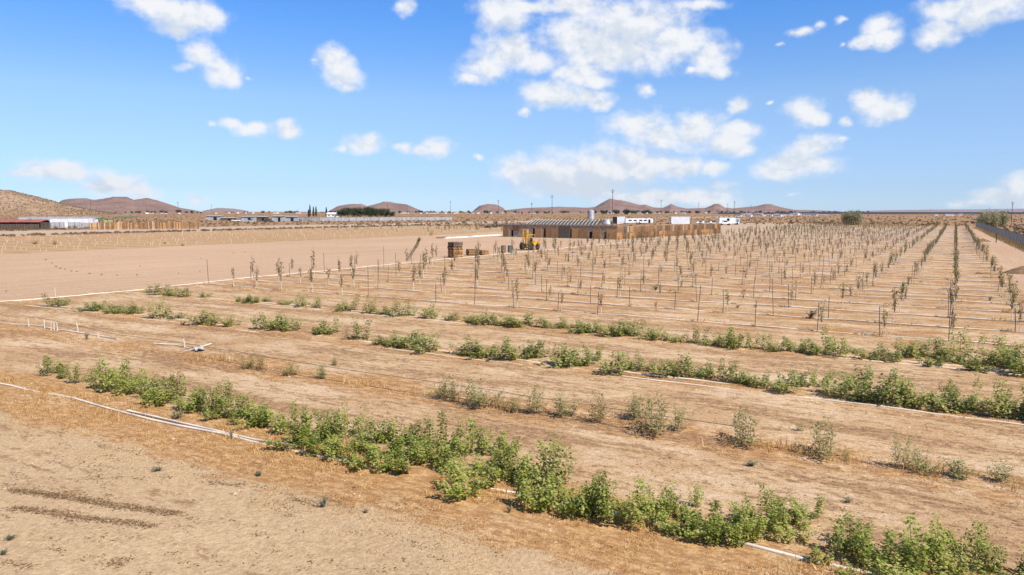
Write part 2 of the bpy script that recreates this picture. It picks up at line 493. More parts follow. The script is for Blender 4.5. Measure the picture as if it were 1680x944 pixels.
def ground_material():
    m = bpy.data.materials.new('dry_ground'); m.use_nodes = True
    nt = m.node_tree; nt.nodes.clear(); K = Nt(nt)
    P = K.node('ShaderNodeNewGeometry').outputs['Position']
    u = K.vm('DOT_PRODUCT', P, tuple(UD), out='Value'); v = K.vm('DOT_PRODUCT', P, tuple(VD), out='Value')
    uv = K.xyz(u, v, 0.0)
    big = K.noise(P, .035, 4, .55)
    mid = K.noise(P, .33, 5, .6)
    sml = K.noise(P, 2.4, 5, .65)
    fine = K.noise(P, 17.0, 4, .7)
    grit = K.noise(P, 70.0, 2, .7)
    along = K.noise(K.vm('MULTIPLY', uv, (.16, .85, 1)), 1.0, 6, .65)       # streaks along the rows
    along2 = K.noise(K.vm('MULTIPLY', K.vm('ADD', uv, (40, 9, 0)), (.35, 1.9, 1)), 1.0, 5, .68)
    wheel = K.noise(K.vm('MULTIPLY', uv, (1.1, .035, 1)), 1.0, 4, .6)        # wheel streaks down the lot
    # base soils
    sand = K.mix(K.sm(mid, .3, .7), (.46, .315, .180), (.515, .362, .212))
    soil = K.mix(K.sm(mid, .32, .68), (.455, .288, .152), (.53, .362, .202))
    lot = K.mix(K.sm(wheel, .3, .7), (.455, .302, .190), (.51, .345, .222))
    gold = K.mix(K.sm(along2, .3, .7), (.375, .23, .115), (.48, .315, .175))
    desert = K.mix(K.sm(mid, .3, .7), (.27, .155, .078), (.37, .225, .12))

    def rng(x, a, b, soft, n, amp):
        """1 between a and b, wobbled by noise."""
        xw = K.add(x, K.mul(K.sub(n, .5), amp))
        return K.mul(K.sm(xw, a - soft, a + soft), K.sub(1.0, K.sm(xw, b - soft, b + soft)))
    inv = K.mul(rng(u, LOT_R, 3.9, .25, sml, 1.0), rng(v, 12.0, FAR_V, .5, mid, 2.0))
    inlot = K.mul(rng(u, LOT_L, LOT_R, .5, mid, 3.0), rng(v, -80.0, 128.0, 3, mid, 8.0))
    lane = K.mul(rng(u, 3.9, 7.4, .4, mid, 1.2), rng(v, 20.0, FAR_V, 3, mid, 5.0))
    yard = K.mul(rng(u, -78.0, -40.0, 3, mid, 8.0), rng(v, 118.0, 330.0, 4, mid, 10.0))
    left = K.mul(rng(u, -161.0, LOT_L, 1.0, mid, 4.0), rng(v, 30.0, 205.0, 5, mid, 12.0))
    road = rng(u, -200.0, -170.0, 3, mid, 6.0)
    far = K.mx(K.mx(K.sm(v, 235, 300), K.sub(1.0, K.sm(u, -215, -200))), K.mul(K.sm(u, 8.2, 9.5), K.sm(v, 20, 40)))
    far = K.mx(far, K.mul(K.sub(1.0, K.sm(u, -97, -94)), K.sm(v, 200, 215)))
    c = K.mix(far, sand, desert)
    c = K.mix(inlot, c, lot)
    c = K.mix(lane, c, lot)
    c = K.mix(left, c, gold)
    c = K.mix(road, c, (.44, .34, .25))
    c = K.mix(K.mul(yard, .9), c, (.46, .34, .235))
    c = K.mix(inv, c, soil)
    # red bank along the far edge of the golden block
    red = K.mul(rng(u, -163.0, -158.0, .8, mid, 3.0), K.mul(rng(v, 60.0, 190.0, 4, mid, 3), K.sm(along, .42, .6)))
    c = K.mix(red, c, (.45, .19, .085))
    # dry grass strips along the berry rows
    dn = K.noise(K.vm('MULTIPLY', uv, (3.0, 6.0, 1)), 1.0, 6, .75)
    dry_c = K.mix(K.sm(dn, .42, .60), (.33, .158, .056), (.54, .325, .142))
    dry_c = K.mix(K.mul(K.sm(mid, .52, .62), K.sm(dn, .45, .55)), dry_c, (.53, .365, .20))
    strips = None
    wob = K.add(K.mul(K.sub(K.noise(K.vm('MULTIPLY', uv, (1.5, 3.0, 1)), 1.0, 6, .72), .5), 2.4), K.mul(K.sub(mid, .5), 1.6))
    uin = K.sm(u, LOT_R, LOT_R + 1.0)
    for v0, hw, amt in ((10.55, 1.32, .9), (ROW_C + .1, 1.0, .9), (ROW_B - .15, .8, .85), (ROW_A - .1, .7, .75)):
        d = K.add(K.ab(K.sub(v, v0)), wob)
        s = K.mul(K.sub(1.0, K.sm(d, hw - .22, hw + .22)), amt)
        strips = s if strips is None else K.mx(strips, s)
    # orchard strips, patchy, each pipe's own
    t = K.sub(K.m('PINGPONG', K.add(K.sub(v, LINE0), 100 * LSP), LSP / 2), 0.0)
    ot = K.add(t, K.mul(K.sub(sml, .5), .9))
    os_ = K.mul(K.sub(1.0, K.sm(ot, .15, .75)), K.sm(v, LINE0 - 1.5, LINE0 - 1.0))
    os_ = K.mul(os_, K.sm(K.noise(K.vm('MULTIPLY', uv, (.35, .35, 1)), 1.0, 3, .6), .33, .6))
    strips = K.mul(K.mul(strips, uin), K.sub(1.0, K.sm(u, 3.6, 4.4)))
    strips = K.mul(strips, K.sub(1.0, K.sm(v, FAR_V - 4, FAR_V)))
    os_ = K.mul(os_, K.mul(uin, K.mul(K.sub(1.0, K.sm(u, 3.4, 4.2)), K.sub(1.0, K.sm(v, FAR_V - 4, FAR_V)))))
    c = K.mix(K.mul(os_, .85), c, K.mix(K.sm(dn, .42, .60), (.27, .12, .042), (.48, .255, .10)))
    c = K.mix(K.mul(strips, K.sm(K.add(fine, K.mul(sml, .5)), .45, .85, .55, 1.0)), c, dry_c)
    # trodden brown litter between the rows
    chop = K.noise(K.vm('MULTIPLY', uv, (2.2, 5.0, 1)), 1.0, 6, .72)
    chop2 = K.noise(K.vm('MULTIPLY', uv, (5.0, 9.0, 1)), 1.0, 5, .75)
    l1 = K.sm(K.add(K.mul(along, .55), K.mul(chop, .45)), .505, .54)
    l2 = K.mul(K.sm(K.add(K.mul(along2, .45), K.mul(chop, .55)), .525, .56), .8)
    lit = K.mul(K.mx(l1, l2), K.mx(K.mul(inv, .8), .1))
    c = K.mix(lit, c, K.mix(K.sm(chop2, .44, .56), (.205, .108, .054), (.39, .235, .128)))
    # low weeds dried orange around the orchard's lines
    ow = K.mul(K.mul(K.sm(K.noise(K.vm('MULTIPLY', uv, (.55, .9, 1)), 1.0, 5, .7), .50, .60), K.sm(v, 30, 33)), inv)
    c = K.mix(K.mul(ow, .85), c, K.mix(K.sm(chop2, .4, .6), (.27, .125, .045), (.46, .245, .095)))
    # pale worn crust
    pale = K.mul(K.sm(K.add(K.mul(along, .6), K.mul(chop, .4)), .50, .43), K.mul(inv, .8))
    c = K.mix(K.mul(pale, K.sm(mid, .38, .55)), c, (.58, .42, .275))
    # weedy stains in the open foreground
    fg = K.mul(K.sub(1.0, K.sm(v, 8.6, 9.6)), K.sm(u, -40, -30))
    st = K.mul(K.mul(K.sm(K.add(K.mul(along, .6), K.mul(chop, .4)), .545, .585), K.sm(sml, .42, .52)), fg)
    c = K.mix(K.mul(st, .85), c, (.30, .175, .085))
    # planted lines of the golden block
    gl = K.mul(K.sub(1.0, K.sm(K.add(K.m('PINGPONG', K.add(v, 200.0), 2.75), K.mul(K.sub(mid, .5), .8)), .2, .9)), left)
    c = K.mix(K.mul(gl, .55), c, (.28, .165, .07))
    # desert scrub flecks far off
    fl = K.mul(K.sm(K.noise(P, .30, 3, .7), .56, .66), far)
    c = K.mix(K.mul(fl, .5), c, (.17, .12, .07))
    # large tone and grain
    c = K.mix(1.0, c, K.mix(K.sm(big, .25, .75), (.93, .92, .91), (1.05, 1.05, 1.05)), 'MULTIPLY')
    g = K.add(K.add(K.mul(fine, .4), K.mul(grit, .3)), K.mul(K.noise(P, 7.0, 6, .75), .3))
    c = K.mix(1.0, c, K.mix(K.sm(g, .40, .60), (.74, .72, .70), (1.16, 1.16, 1.16)), 'MULTIPLY')
    sp = K.mul(K.sm(K.noise(P, 6.0, 3, .6), .66, .72), K.sm(mid, .45, .6))
    c = K.mix(K.mul(sp, .55), c, (.22, .14, .085))
    b = K.node('ShaderNodeBsdfPrincipled')
    nt.links.new(c, b.inputs['Base Color'])
    b.inputs['Roughness'].default_value = .95; b.inputs['Specular IOR Level'].default_value = .1
    h = K.add(K.add(K.mul(sml, .6), K.mul(fine, .35)), K.mul(grit, .12))
    bn = K.node('ShaderNodeBump'); bn.inputs['Strength'].default_value = .62; bn.inputs['Distance'].default_value = .12
    nt.links.new(h, bn.inputs['Height']); nt.links.new(bn.outputs[0], b.inputs['Normal'])
    o = K.node('ShaderNodeOutputMaterial'); nt.links.new(b.outputs[0], o.inputs[0])
    return m


def axis(core_a, core_b, step, lo, hi, grow=1.12):
    a = list(np.arange(core_a, core_b + 1e-6, step))
    s, x = step, core_b
    while x < hi: s *= grow; x += s; a.append(min(x, hi))
    s, x = step, core_a
    pre = []
    while x > lo: s *= grow; x -= s; pre.append(max(x, lo))
    return np.array(sorted(set(pre + a)))


def build_ground():
    xs = axis(-30, 32, .35, -6900, 6900); ys = axis(6, 50, .35, -390, 8100)
    X, Y = np.meshgrid(xs, ys)
    nx, ny = len(xs), len(ys)
    Z = np.array([gh(x, y) for x, y in zip(X.ravel(), Y.ravel())])
    co = np.stack([X.ravel(), Y.ravel(), Z], 1)
    i = np.arange(nx * ny).reshape(ny, nx)
    q = np.stack([i[:-1, :-1], i[:-1, 1:], i[1:, 1:], i[1:, :-1]], -1).reshape(-1, 4)
    me = bpy.data.meshes.new('ground')
    me.vertices.add(len(co)); me.vertices.foreach_set('co', co.ravel())
    me.loops.add(q.size); me.loops.foreach_set('vertex_index', q.ravel())
    me.polygons.add(len(q)); me.polygons.foreach_set('loop_start', np.arange(0, q.size, 4)); me.polygons.foreach_set('loop_total', np.full(len(q), 4))
    me.polygons.foreach_set('use_smooth', np.ones(len(q), bool))
    me.update(calc_edges=True)
    me.materials.append(ground_material())
    o = place('ground', me); tag(o, kind='structure')


build_ground()


# ------------------------------------------------------------------ hills
def hill_material(name, c1, c2, spots):
    m = bpy.data.materials.new(name); m.use_nodes = True
    nt = m.node_tree; nt.nodes.clear(); K = Nt(nt)
    P = K.node('ShaderNodeNewGeometry').outputs['Position']
    n = K.noise(P, .012, 6, .62); n2 = K.noise(P, .09, 4, .65)
    c = K.mix(K.sm(n, .32, .68), c1, c2)
    c = K.mix(K.mul(K.sm(n2, .52, .64), spots), c, tuple(x * .5 for x in c1))
    b = K.node('ShaderNodeBsdfPrincipled'); nt.links.new(c, b.inputs['Base Color'])
    b.inputs['Roughness'].default_value = 1.0; b.inputs['Specular IOR Level'].default_value = .05
    bn = K.node('ShaderNodeBump'); bn.inputs['Strength'].default_value = .8; bn.inputs['Distance'].default_value = 6.0
    nt.links.new(n2, bn.inputs['Height']); nt.links.new(bn.outputs[0], b.inputs['Normal'])
    o = K.node('ShaderNodeOutputMaterial'); nt.links.new(b.outputs[0], o.inputs[0])
    return m


HM_NEAR = hill_material('scrubby_hill', (.30, .185, .105), (.40, .27, .165), .35)
HM_FAR = hill_material('far_brown_hill', (.20, .122, .095), (.29, .185, .142), .6)
HM_BLUE = hill_material('far_ridge', (.24, .17, .15), (.30, .22, .19), .3)


def hill(name, prof, dist, depth, m, rough=.10, nseg=120, seed=0.0):
    """A hill whose skyline follows prof (photo pixels), built as a height field dist metres off and depth metres deep."""
    px = np.array([p[0] for p in prof], float); py = np.array([p[1] for p in prof], float)
    nd = 26
    v = []
    for j in range(nd):
        t = j / (nd - 1)                       # 0 front foot .. 1 back foot
        dd = dist + (t - .5) * depth
        prof_t = math.sin(PI * min(1, max(0, t))) ** 1.3
        for i in range(nseg):
            s = px[0] + (px[-1] - px[0]) * i / (nseg - 1)
            X = (s - CX) / FOC * dist
            top = HCAM + (HOR - np.interp(s, px, py)) * dist / FOC
            X2 = X + (dd - dist) * (X / dist)
            nz = mnoise.fractal(Vector((X2 / (depth * .28), dd / (depth * .28), seed)), 1.0, 2.1, 5)
            h = max(0.0, top) * (prof_t + rough * nz * math.sin(PI * t) * (1 - prof_t * .8)) 
            nz2 = mnoise.fractal(Vector((X2 / (depth * .07), dd / (depth * .10), seed + 9)), 1.0, 2.1, 4)
            h += max(0, top) * rough * (.45 * (nz - .3) - .55 * abs(nz2)) * prof_t
            v.append((X2, dd, h - 2.0 * (1 - prof_t) - 1.0))
    f = [(j * nseg + i, j * nseg + i + 1, (j + 1) * nseg + i + 1, (j + 1) * nseg + i) for j in range(nd - 1) for i in range(nseg - 1)]
    me = bpy.data.meshes.new(name); me.from_pydata(v, [], f); me.materials.append(m)
    me.polygons.foreach_set('use_smooth', [True] * len(f)); me.update()
    return tag(place(name, me), kind='structure')


NEAR_HILL = [(-700, 330), (-500, 300), (-300, 288), (-150, 296), (-60, 303), (0, 310), (25, 312), (55, 319), (85, 327), (110, 334), (140, 341), (175, 347), (215, 352)]
hill('hill', NEAR_HILL, 1350, 700, HM_NEAR, .10, 200, 1.0)
hill('hills', [(90, 345), (104, 329), (113, 326), (125, 325), (147, 324), (160, 327), (172, 325), (190, 322), (212, 323), (224, 328), (245, 324), (262, 328), (285, 336), (300, 341), (330, 346)], 2900, 900, HM_FAR, .14, 160, 2.0)
hill('hills', [(335, 346), (360, 341), (385, 342), (410, 346)], 4200, 900, HM_BLUE, .12, 40, 3.0)
hill('hills', [(540, 347), (556, 338), (575, 335), (595, 334), (604, 338), (612, 336), (630, 331), (640, 331), (655, 334), (668, 335), (682, 341), (695, 347)], 3600, 900, HM_FAR, .12, 110, 4.0)
hill('hills', [(775, 347), (787, 337), (800, 334), (815, 335), (825, 340), (832, 347)], 3800, 700, HM_FAR, .10, 60, 5.0)
hill('hills', [(820, 346), (860, 341), (920, 339), (960, 341), (975, 340), (990, 331), (1000, 326), (1018, 328), (1035, 332), (1048, 336), (1057, 335), (1070, 340), (1086, 341), (1095, 337), (1099, 334), (1110, 339), (1125, 342), (1155, 341), (1165, 337), (1170, 334), (1178, 334), (1187, 340), (1200, 342), (1240, 338), (1252, 335), (1262, 335), (1280, 340), (1300, 344), (1340, 345), (1380, 347)], 3900, 900, HM_FAR, .10, 300, 6.0)
hill('hills', [(1380, 347), (1450, 345), (1540, 344), (1640, 343), (1750, 341), (1900, 343), (2050, 347)], 7000, 1200, HM_BLUE, .12, 120, 7.0)
hill('hills', [(-900, 345), (-700, 320), (-500, 326), (-300, 335), (-100, 340), (60, 346)], 3600, 900, HM_FAR, .14, 120, 8.0)


# ------------------------------------------------------------------ stuff: dry grass, litter, scrub
def blades(name, P, L, lean, width, m, kind='stuff', rnd=None, flat=.1):
    """Thin two-triangle blades at P (n,3)."""
    n = len(P)
    rs = np.random.RandomState(len(name) + n)
    a = rs.uniform(0, 2 * PI, n); dirx, diry = np.cos(a), np.sin(a)
    L = np.asarray(L); tilt = rs.uniform(flat, 1, n) * lean
    tip = P + np.stack([dirx * L * np.sin(tilt), diry * L * np.sin(tilt), L * np.cos(tilt)], 1)
    b = rs.uniform(0, 2 * PI, n)
    side = np.stack([np.cos(b), np.sin(b), np.zeros(n)], 1) * width * rs.uniform(.6, 1.4, (n, 1))
    midp = P * .45 + tip * .55 + np.array([0, 0, 1]) * (L * .10)[:, None]
    co = np.stack([P - side, P + side, midp + side * .7, midp - side * .7, tip], 1).reshape(-1, 3)
    base = np.arange(n) * 5
    q = np.stack([base, base + 1, base + 2, base + 3], 1); t = np.stack([base + 3, base + 2, base + 4], 1)
    me = bpy.data.meshes.new(name)
    me.vertices.add(len(co)); me.vertices.foreach_set('co', co.ravel())
    li = np.concatenate([q.ravel(), t.ravel()])
    me.loops.add(len(li)); me.loops.foreach_set('vertex_index', li)
    me.polygons.add(2 * n)
    me.polygons.foreach_set('loop_start', np.concatenate([np.arange(n) * 4, 4 * n + np.arange(n) * 3]))
    me.polygons.foreach_set('loop_total', np.concatenate([np.full(n, 4), np.full(n, 3)]))
    me.update(calc_edges=True)
    at = me.attributes.new('rnd', 'FLOAT', 'POINT')
    r = rs.uniform(0, 1, n) if rnd is None else rnd
    at.data.foreach_set('value', np.repeat(r, 5))
    me.materials.append(m)
    o = place(name, me); tag(o, kind=kind)
    return o


UDn, VDn = np.array(UD), np.array(VD)


def strip_points(rs, n, v0, hw, u0, u1, clump=.5):
    """Clumped points along a row."""
    nc = max(20, n // 40)
    cu = rs.uniform(u0, u1, nc); cv = v0 + np.clip(rs.normal(0, hw * .55, nc), -hw * 1.3, hw * 1.3)
    k = rs.randint(0, nc, n)
    u = cu[k] + rs.normal(0, .28, n); v = cv[k] + rs.normal(0, .16, n)
    P = u[:, None] * UDn + v[:, None] * VDn
    P[:, 2] = [gh(x, y) - .01 for x, y in P[:, :2]]
    return P


def build_grass():
    rs = np.random.RandomState(5)
    parts = []; Ls = []; OW = []
    for n, v0, hw, u0, u1, l0, l1 in ((80000, 10.15, 1.5, -26, 4, .012, .06), (9000, 10.9, .7, -25, 2, .05, .18), (16000, ROW_C, .75, -40, 4, .015, .08), (3200, ROW_C, .4, -22, 4, .10, .32),
                                      (16000, ROW_B - .2, .6, -44, 5, .02, .10), (12000, ROW_A - .1, .55, -45, 5, .02, .10)):
        P = strip_points(rs, n, v0, hw, u0, u1)
        keep = np.array([mnoise.noise(Vector((x * .9, y * .9, 2.2))) + .5 * mnoise.noise(Vector((x * 2.7, y * 2.7, 4.2))) for x, y in P[:, :2]]) > -.12
        P = P[keep]; n = len(P)
        parts.append(P); Ls.append(rs.uniform(l0, l1, n))
    for k in range(12):
        n = 800
        P = strip_points(rs, n, LINE0 + k * LSP, .4, -45, 4); parts.append(P); Ls.append(rs.uniform(.03, .14, n))
    for k in range(-1, 19):
        for j in range(24):
            if rs.uniform() < .35: continue
            n = 45; c = W(COL0 - CSP * k + rs.normal(0, .3), LINE0 + LSP * j + rs.normal(0, .15)); sp = rs.uniform(.15, .5)
            P = np.array(c) + rs.normal(0, 1, (n, 3)) * np.array([sp, sp * .6, 0]); P[:, 2] = -.01
            OW.append(P)
    # base of the fence along the lane
    P = strip_points(rs, 5000, 0, 1, 0, 1)
    t = rs.uniform(0, 1, 5000)
    F0, F1 = np.array(G(1601, 374)), np.array(G(1690, 411))
    P = F0 + (F1 - F0) * (t[:, None] ** .6) + rs.normal(0, .5, (5000, 3)) * np.array([1, 1, 0]); P[:, 2] = 0
    OW = np.concatenate(OW); blades('dry_weeds', np.concatenate([P, OW]), np.concatenate([rs.uniform(.15, .7, 5000), rs.uniform(.06, .26, len(OW))]), 1.15, .014, M['dry'])
    P = np.concatenate(parts); L = np.concatenate(Ls)
    blades('dry_grass', P, L, 1.25, .0055, M['dry'])


def build_litter():
    rs = np.random.RandomState(11)
    parts = []
    # clumps of weed litter over the open foreground and between the rows
    def clumps(nc, per, ulo, uhi, vlo, vhi, su, sv):
        cu = rs.uniform(ulo, uhi, nc); cv = rs.uniform(vlo, vhi, nc)
        k = rs.randint(0, nc, nc * per)
        u = cu[k] + rs.normal(0, su, nc * per); v = cv[k] + rs.normal(0, sv, nc * per)
        parts.append(u[:, None] * UDn + v[:, None] * VDn)
    clumps(260, 14, -24, 3, 3, 9.3, .13, .05)
    clumps(140, 12, -24, -6, 6.5, 10, .16, .06)
    clumps(300, 14, -40, 3, 12, 16, .25, .12)
    clumps(300, 14, -42, 3, 17, 21, .25, .12)
    clumps(300, 12, -44, 3, 22.5, 33, .3, .15)
    clumps(500, 10, -44, 3, 33, 80, .3, .15)
    for (x0, y0), (x1, y1), n in (((20, 802), (290, 842), 2200), ((20, 832), (250, 862), 1300), ((180, 928), (205, 912), 120), ((0, 918), (50, 930), 120), ((345, 790), (400, 795), 150), ((480, 818), (515, 828), 120)):
        A, B = np.array(G(x0, y0)), np.array(G(x1, y1))
        t = rs.uniform(0, 1, n)
        parts.append(A + (B - A) * t[:, None] + rs.normal(0, .07, (n, 3)) * np.array([1.2, .8, 0]))
    P = np.concatenate(parts); P[:, 2] = [gh(x, y) + .004 for x, y in P[:, :2]]
    blades('dry_litter', P, rs.uniform(.02, .075, len(P)), 1.52, .011, M['litter'], flat=.85)


def scrub_mesh(name, spots, m, nper=7):
    """Low twiggy bushes: each a little dome of upright leaf faces; spots: (x, y, z, r, h)."""
    rs = np.random.RandomState(23)
    v = []; f = []; r_ = []
    for x, y, z, r, h in spots:
        tone = rs.uniform(0, 1)
        for k in range(nper):
            a = rs.uniform(0, 2 * PI); q = rs.uniform(0, .8) * r
            cx, cy = x + q * math.cos(a), y + q * math.sin(a)
            top = h * (1 - .5 * (q / r) ** 2) * rs.uniform(.7, 1.1)
            w = r * rs.uniform(.25, .5); b = rs.uniform(0, PI)
            dx, dy = w * math.cos(b), w * math.sin(b)
            i = len(v)
            v += [(cx - dx * .6, cy - dy * .6, z - .05), (cx + dx * .6, cy + dy * .6, z - .05), (cx + dx, cy + dy, z + top * .6), (cx - dx * .2 + dy * .3, cy - dy * .2 - dx * .3, z + top), (cx - dx, cy - dy, z + top * .55)]
            f.append((i, i + 1, i + 2, i + 3, i + 4)); r_ += [min(1, max(0, tone + rs.uniform(-.25, .25)))] * 5
    me = bpy.data.meshes.new(name); me.from_pydata(v, [], f); me.materials.append(m)
    at = me.attributes.new('rnd', 'FLOAT', 'POINT'); at.data.foreach_set('value', r_)
    me.update()
    return tag(place(name, me), kind='stuff')


def build_scrub():
    rs = np.random.RandomState(31)
    S = []
    for _ in range(9000):
        d = 150 * (1700 / 150) ** rs.uniform(0, 1)
        px = rs.uniform(-120, 1800)
        p = AT(px, d); u, v = uv_of(p)
        if -205 < u < 8.5 and v < (205 if u < -96 else 300): continue
        r = rs.uniform(.3, .9)
        S.append((p.x, p.y, 0, r, r * rs.uniform(.6, 1.0)))
    # weeds along the road's edge by the golden block
    for _ in range(420):
        u = -165 + rs.normal(0, 1.2); v = rs.uniform(55, 215); p = W(u, v)
        r = rs.uniform(.3, .8); S.append((p.x, p.y, 0, r, r * .8))
    # right of the fence
    for _ in range(260):
        u = rs.uniform(10, 70); v = rs.uniform(90, 300); p = W(u, v); r = rs.uniform(.25, .7); S.append((p.x, p.y, 0, r, r * .8))
    scrub_mesh('desert_scrub', S, M['scrub'])
    # dots of scrub over the near hill, set on its surface
    hill_o = bpy.data.objects['hill']
    vs = hill_o.data.vertices; nseg = 200
    S = []
    for _ in range(5200):
        j = rs.uniform(1, 14); i = rs.uniform(60, nseg - 2)
        j0, i0 = int(j), int(i); a, b = j - j0, i - i0
        c = [Vector(vs[(j0 + dj) * nseg + i0 + di].co) for dj in (0, 1) for di in (0, 1)]
        p = (c[0] * (1 - b) + c[1] * b) * (1 - a) + (c[2] * (1 - b) + c[3] * b) * a
        if p.z < 0: continue
        r = rs.uniform(.6, 1.7); S.append((p.x, p.y, p.z, r, r * .9))
    scrub_mesh('hillside_scrub', S, M['scrub'], 5)


def build_clods():
    rs = np.random.RandomState(41)
    n = 9000
    u = rs.uniform(-42, 4, n); v = 3.5 + 30 * rs.uniform(0, 1, n) ** 1.3
    P = u[:, None] * UDn + v[:, None] * VDn
    keep = np.array([mnoise.noise(Vector((x * .35, y * .35, 7.7))) for x, y in P[:, :2]]) > -.05
    P = P[keep]; V = []; F = []; R = []
    for p in P:
        r = rs.uniform(.008, .028) * (1.6 if rs.uniform() < .08 else 1); z = gh(p[0], p[1]); b = len(V); a = rs.uniform(0, 6)
        for k in range(5): V.append((p[0] + r * 1.2 * rs.uniform(.7, 1.2) * math.cos(a + k * 1.257), p[1] + r * rs.uniform(.7, 1.2) * math.sin(a + k * 1.257), z - .004))
        V.append((p[0] + rs.normal(0, r * .2), p[1] + rs.normal(0, r * .2), z + r * rs.uniform(.6, 1.0)))
        for k in range(5): F.append((b + k, b + (k + 1) % 5, b + 5))
        R += [rs.uniform()] * 6
    me = bpy.data.meshes.new('clods'); me.from_pydata(V, [], F); me.materials.append(M['clod'])
    at = me.attributes.new('rnd', 'FLOAT', 'POINT'); at.data.foreach_set('value', R); me.update()
    tag(place('dirt_clods', me), kind='stuff')


build_grass()
build_clods()
build_litter()
build_scrub()


# ------------------------------------------------------------------ leafy bushes
def bush_meshes(seed, ncane, nleaf, L0, L1, mleaf, spread=.5, narrow=.36, stray=.25, root=.30, near=.055):
    """Separate leafy canes rising from a common root zone; about one metre tall and wide."""
    rd = random.Random(seed)
    st, lf = MB(), MB()
    canes = []
    thin = ncane > 13
    for c in range(ncane):
        a = rd.uniform(0, 2 * PI); q = root * math.sqrt(rd.random())
        p = Vector((math.cos(a) * q, math.sin(a) * q, -.03))
        tall = rd.random() < stray
        h = rd.uniform(.78, 1.05) if tall else rd.uniform(.32, .7)
        out = Vector((math.cos(a), math.sin(a), 0)) * rd.uniform(0, spread) * (.45 if tall else 1.0)
        bend = Vector((rd.uniform(-.1, .1), rd.uniform(-.1, .1), 0))
        pts = []
        for k in range(6):
            t = k / 5
            pts.append(p + out * (t ** .9) + bend * math.sin(t * PI) + Vector((0, 0, h * t - .08 * t * t * out.length)))
        st.tube([(0, 0, -.06), p * .5 + Vector((0, 0, -.03)), pts[0]], .008, 4, False)
        st.tube(pts, [(.005 if thin else .009) * (1 - .7 * k / 5) for k in range(6)], 4, False)
        if not thin and rd.random() < .5:      # a bare dead twig beside the cane
            e = p + Vector((rd.uniform(-.25, .25), rd.uniform(-.25, .25), rd.uniform(.15, .4)))
            st.tube([p, p.lerp(e, .5) + Vector((0, 0, .04)), e], .004, 3, False)
        canes.append((pts, h, rd.uniform(-.16, .16)))
    tot = sum(h for _, h, _ in canes)
    for pts, h, tone in canes:
        n = max(8, int(nleaf * h / tot))
        for k in range(n):
            t = .12 + .88 * ((k + rd.random()) / n) ** .85
            i = min(4, int(t * 5)); p = pts[i].lerp(pts[i + 1], t * 5 - i)
            a = k * 2.4 + rd.uniform(-.6, .6)
            w = near * rd.uniform(.5, 1.6) * (1.25 - .6 * t)
            o = Vector((math.cos(a), math.sin(a), rd.uniform(-.1, .5)))
            q = p + o * w
            dry = rd.random() < ((.38 if t < .4 else .05) if not thin else .12)
            lf.val = min(1, max(0, .48 + tone + rd.gauss(0, .22) + (.5 if dry else 0) + (t - .5) * .12))
            L = rd.uniform(L0, L1) * (1.05 - .35 * t) * (.7 if dry else 1)
            lf.leaf(q, o + Vector((rd.uniform(-.4, .4), rd.uniform(-.4, .4), rd.uniform(-.5, .2) + (.6 if thin else 0))), Vector((rd.uniform(-.3, .6), rd.uniform(-.8, .2), 1)), L, L * narrow, rd.uniform(0, .35), rd.uniform(.05, .4))
    return st.mesh('stems', M['stem']), lf.mesh('foliage', mleaf)


NEARB = [bush_meshes(100 + i, [8, 6, 10, 5, 9, 7, 11, 6][i], [340, 265, 410, 205, 365, 300, 440, 240][i], .095, .15, M['leaf'], [.5, .4, .55, .3, .5, .45, .6, .35][i], .40, [.35, .5, .3, .6, .4, .25, .35, .7][i]) for i in range(8)]
BACKB = [bush_meshes(200 + i, [9, 7, 11, 6, 9, 8, 12, 7][i], [360, 300, 430, 230, 390, 325, 455, 270][i], .10, .16, M['leaf_back'], [.5, .4, .6, .35, .5, .45, .6, .4][i], .40, [.3, .45, .25, .5, .3, .2, .3, .6][i]) for i in range(8)]
WILLOW = [bush_meshes(300 + i, [22, 16, 30, 14, 24][i], [420, 300, 560, 240, 380][i], .09, .17, M['willow'], [.6, .5, .7, .42, .65][i], .17, [.35, .5, .3, .5, .3][i], .18, .03) for i in range(5)]


def bush(protos, name, label, cat, group, px, py, w, h, rd):
    p = G(px, py)
    hm = h / (py - HOR) * HCAM * (.95 if protos is NEARB else 1.06)
    wm = w / FOC * dist_of(py) if w else hm * 1.1
    wm = max(hm * .75, min(wm * 1.26, hm * 2.0))
    st, lf = rd.choice(protos)
    r = thing(name, label, cat, (p.x, p.y, gh(p.x, p.y)), rd.uniform(0, 2 * PI), group)
    r.scale = (wm, wm, hm)
    place('stems', st, r); place('foliage', lf, r)
    return r


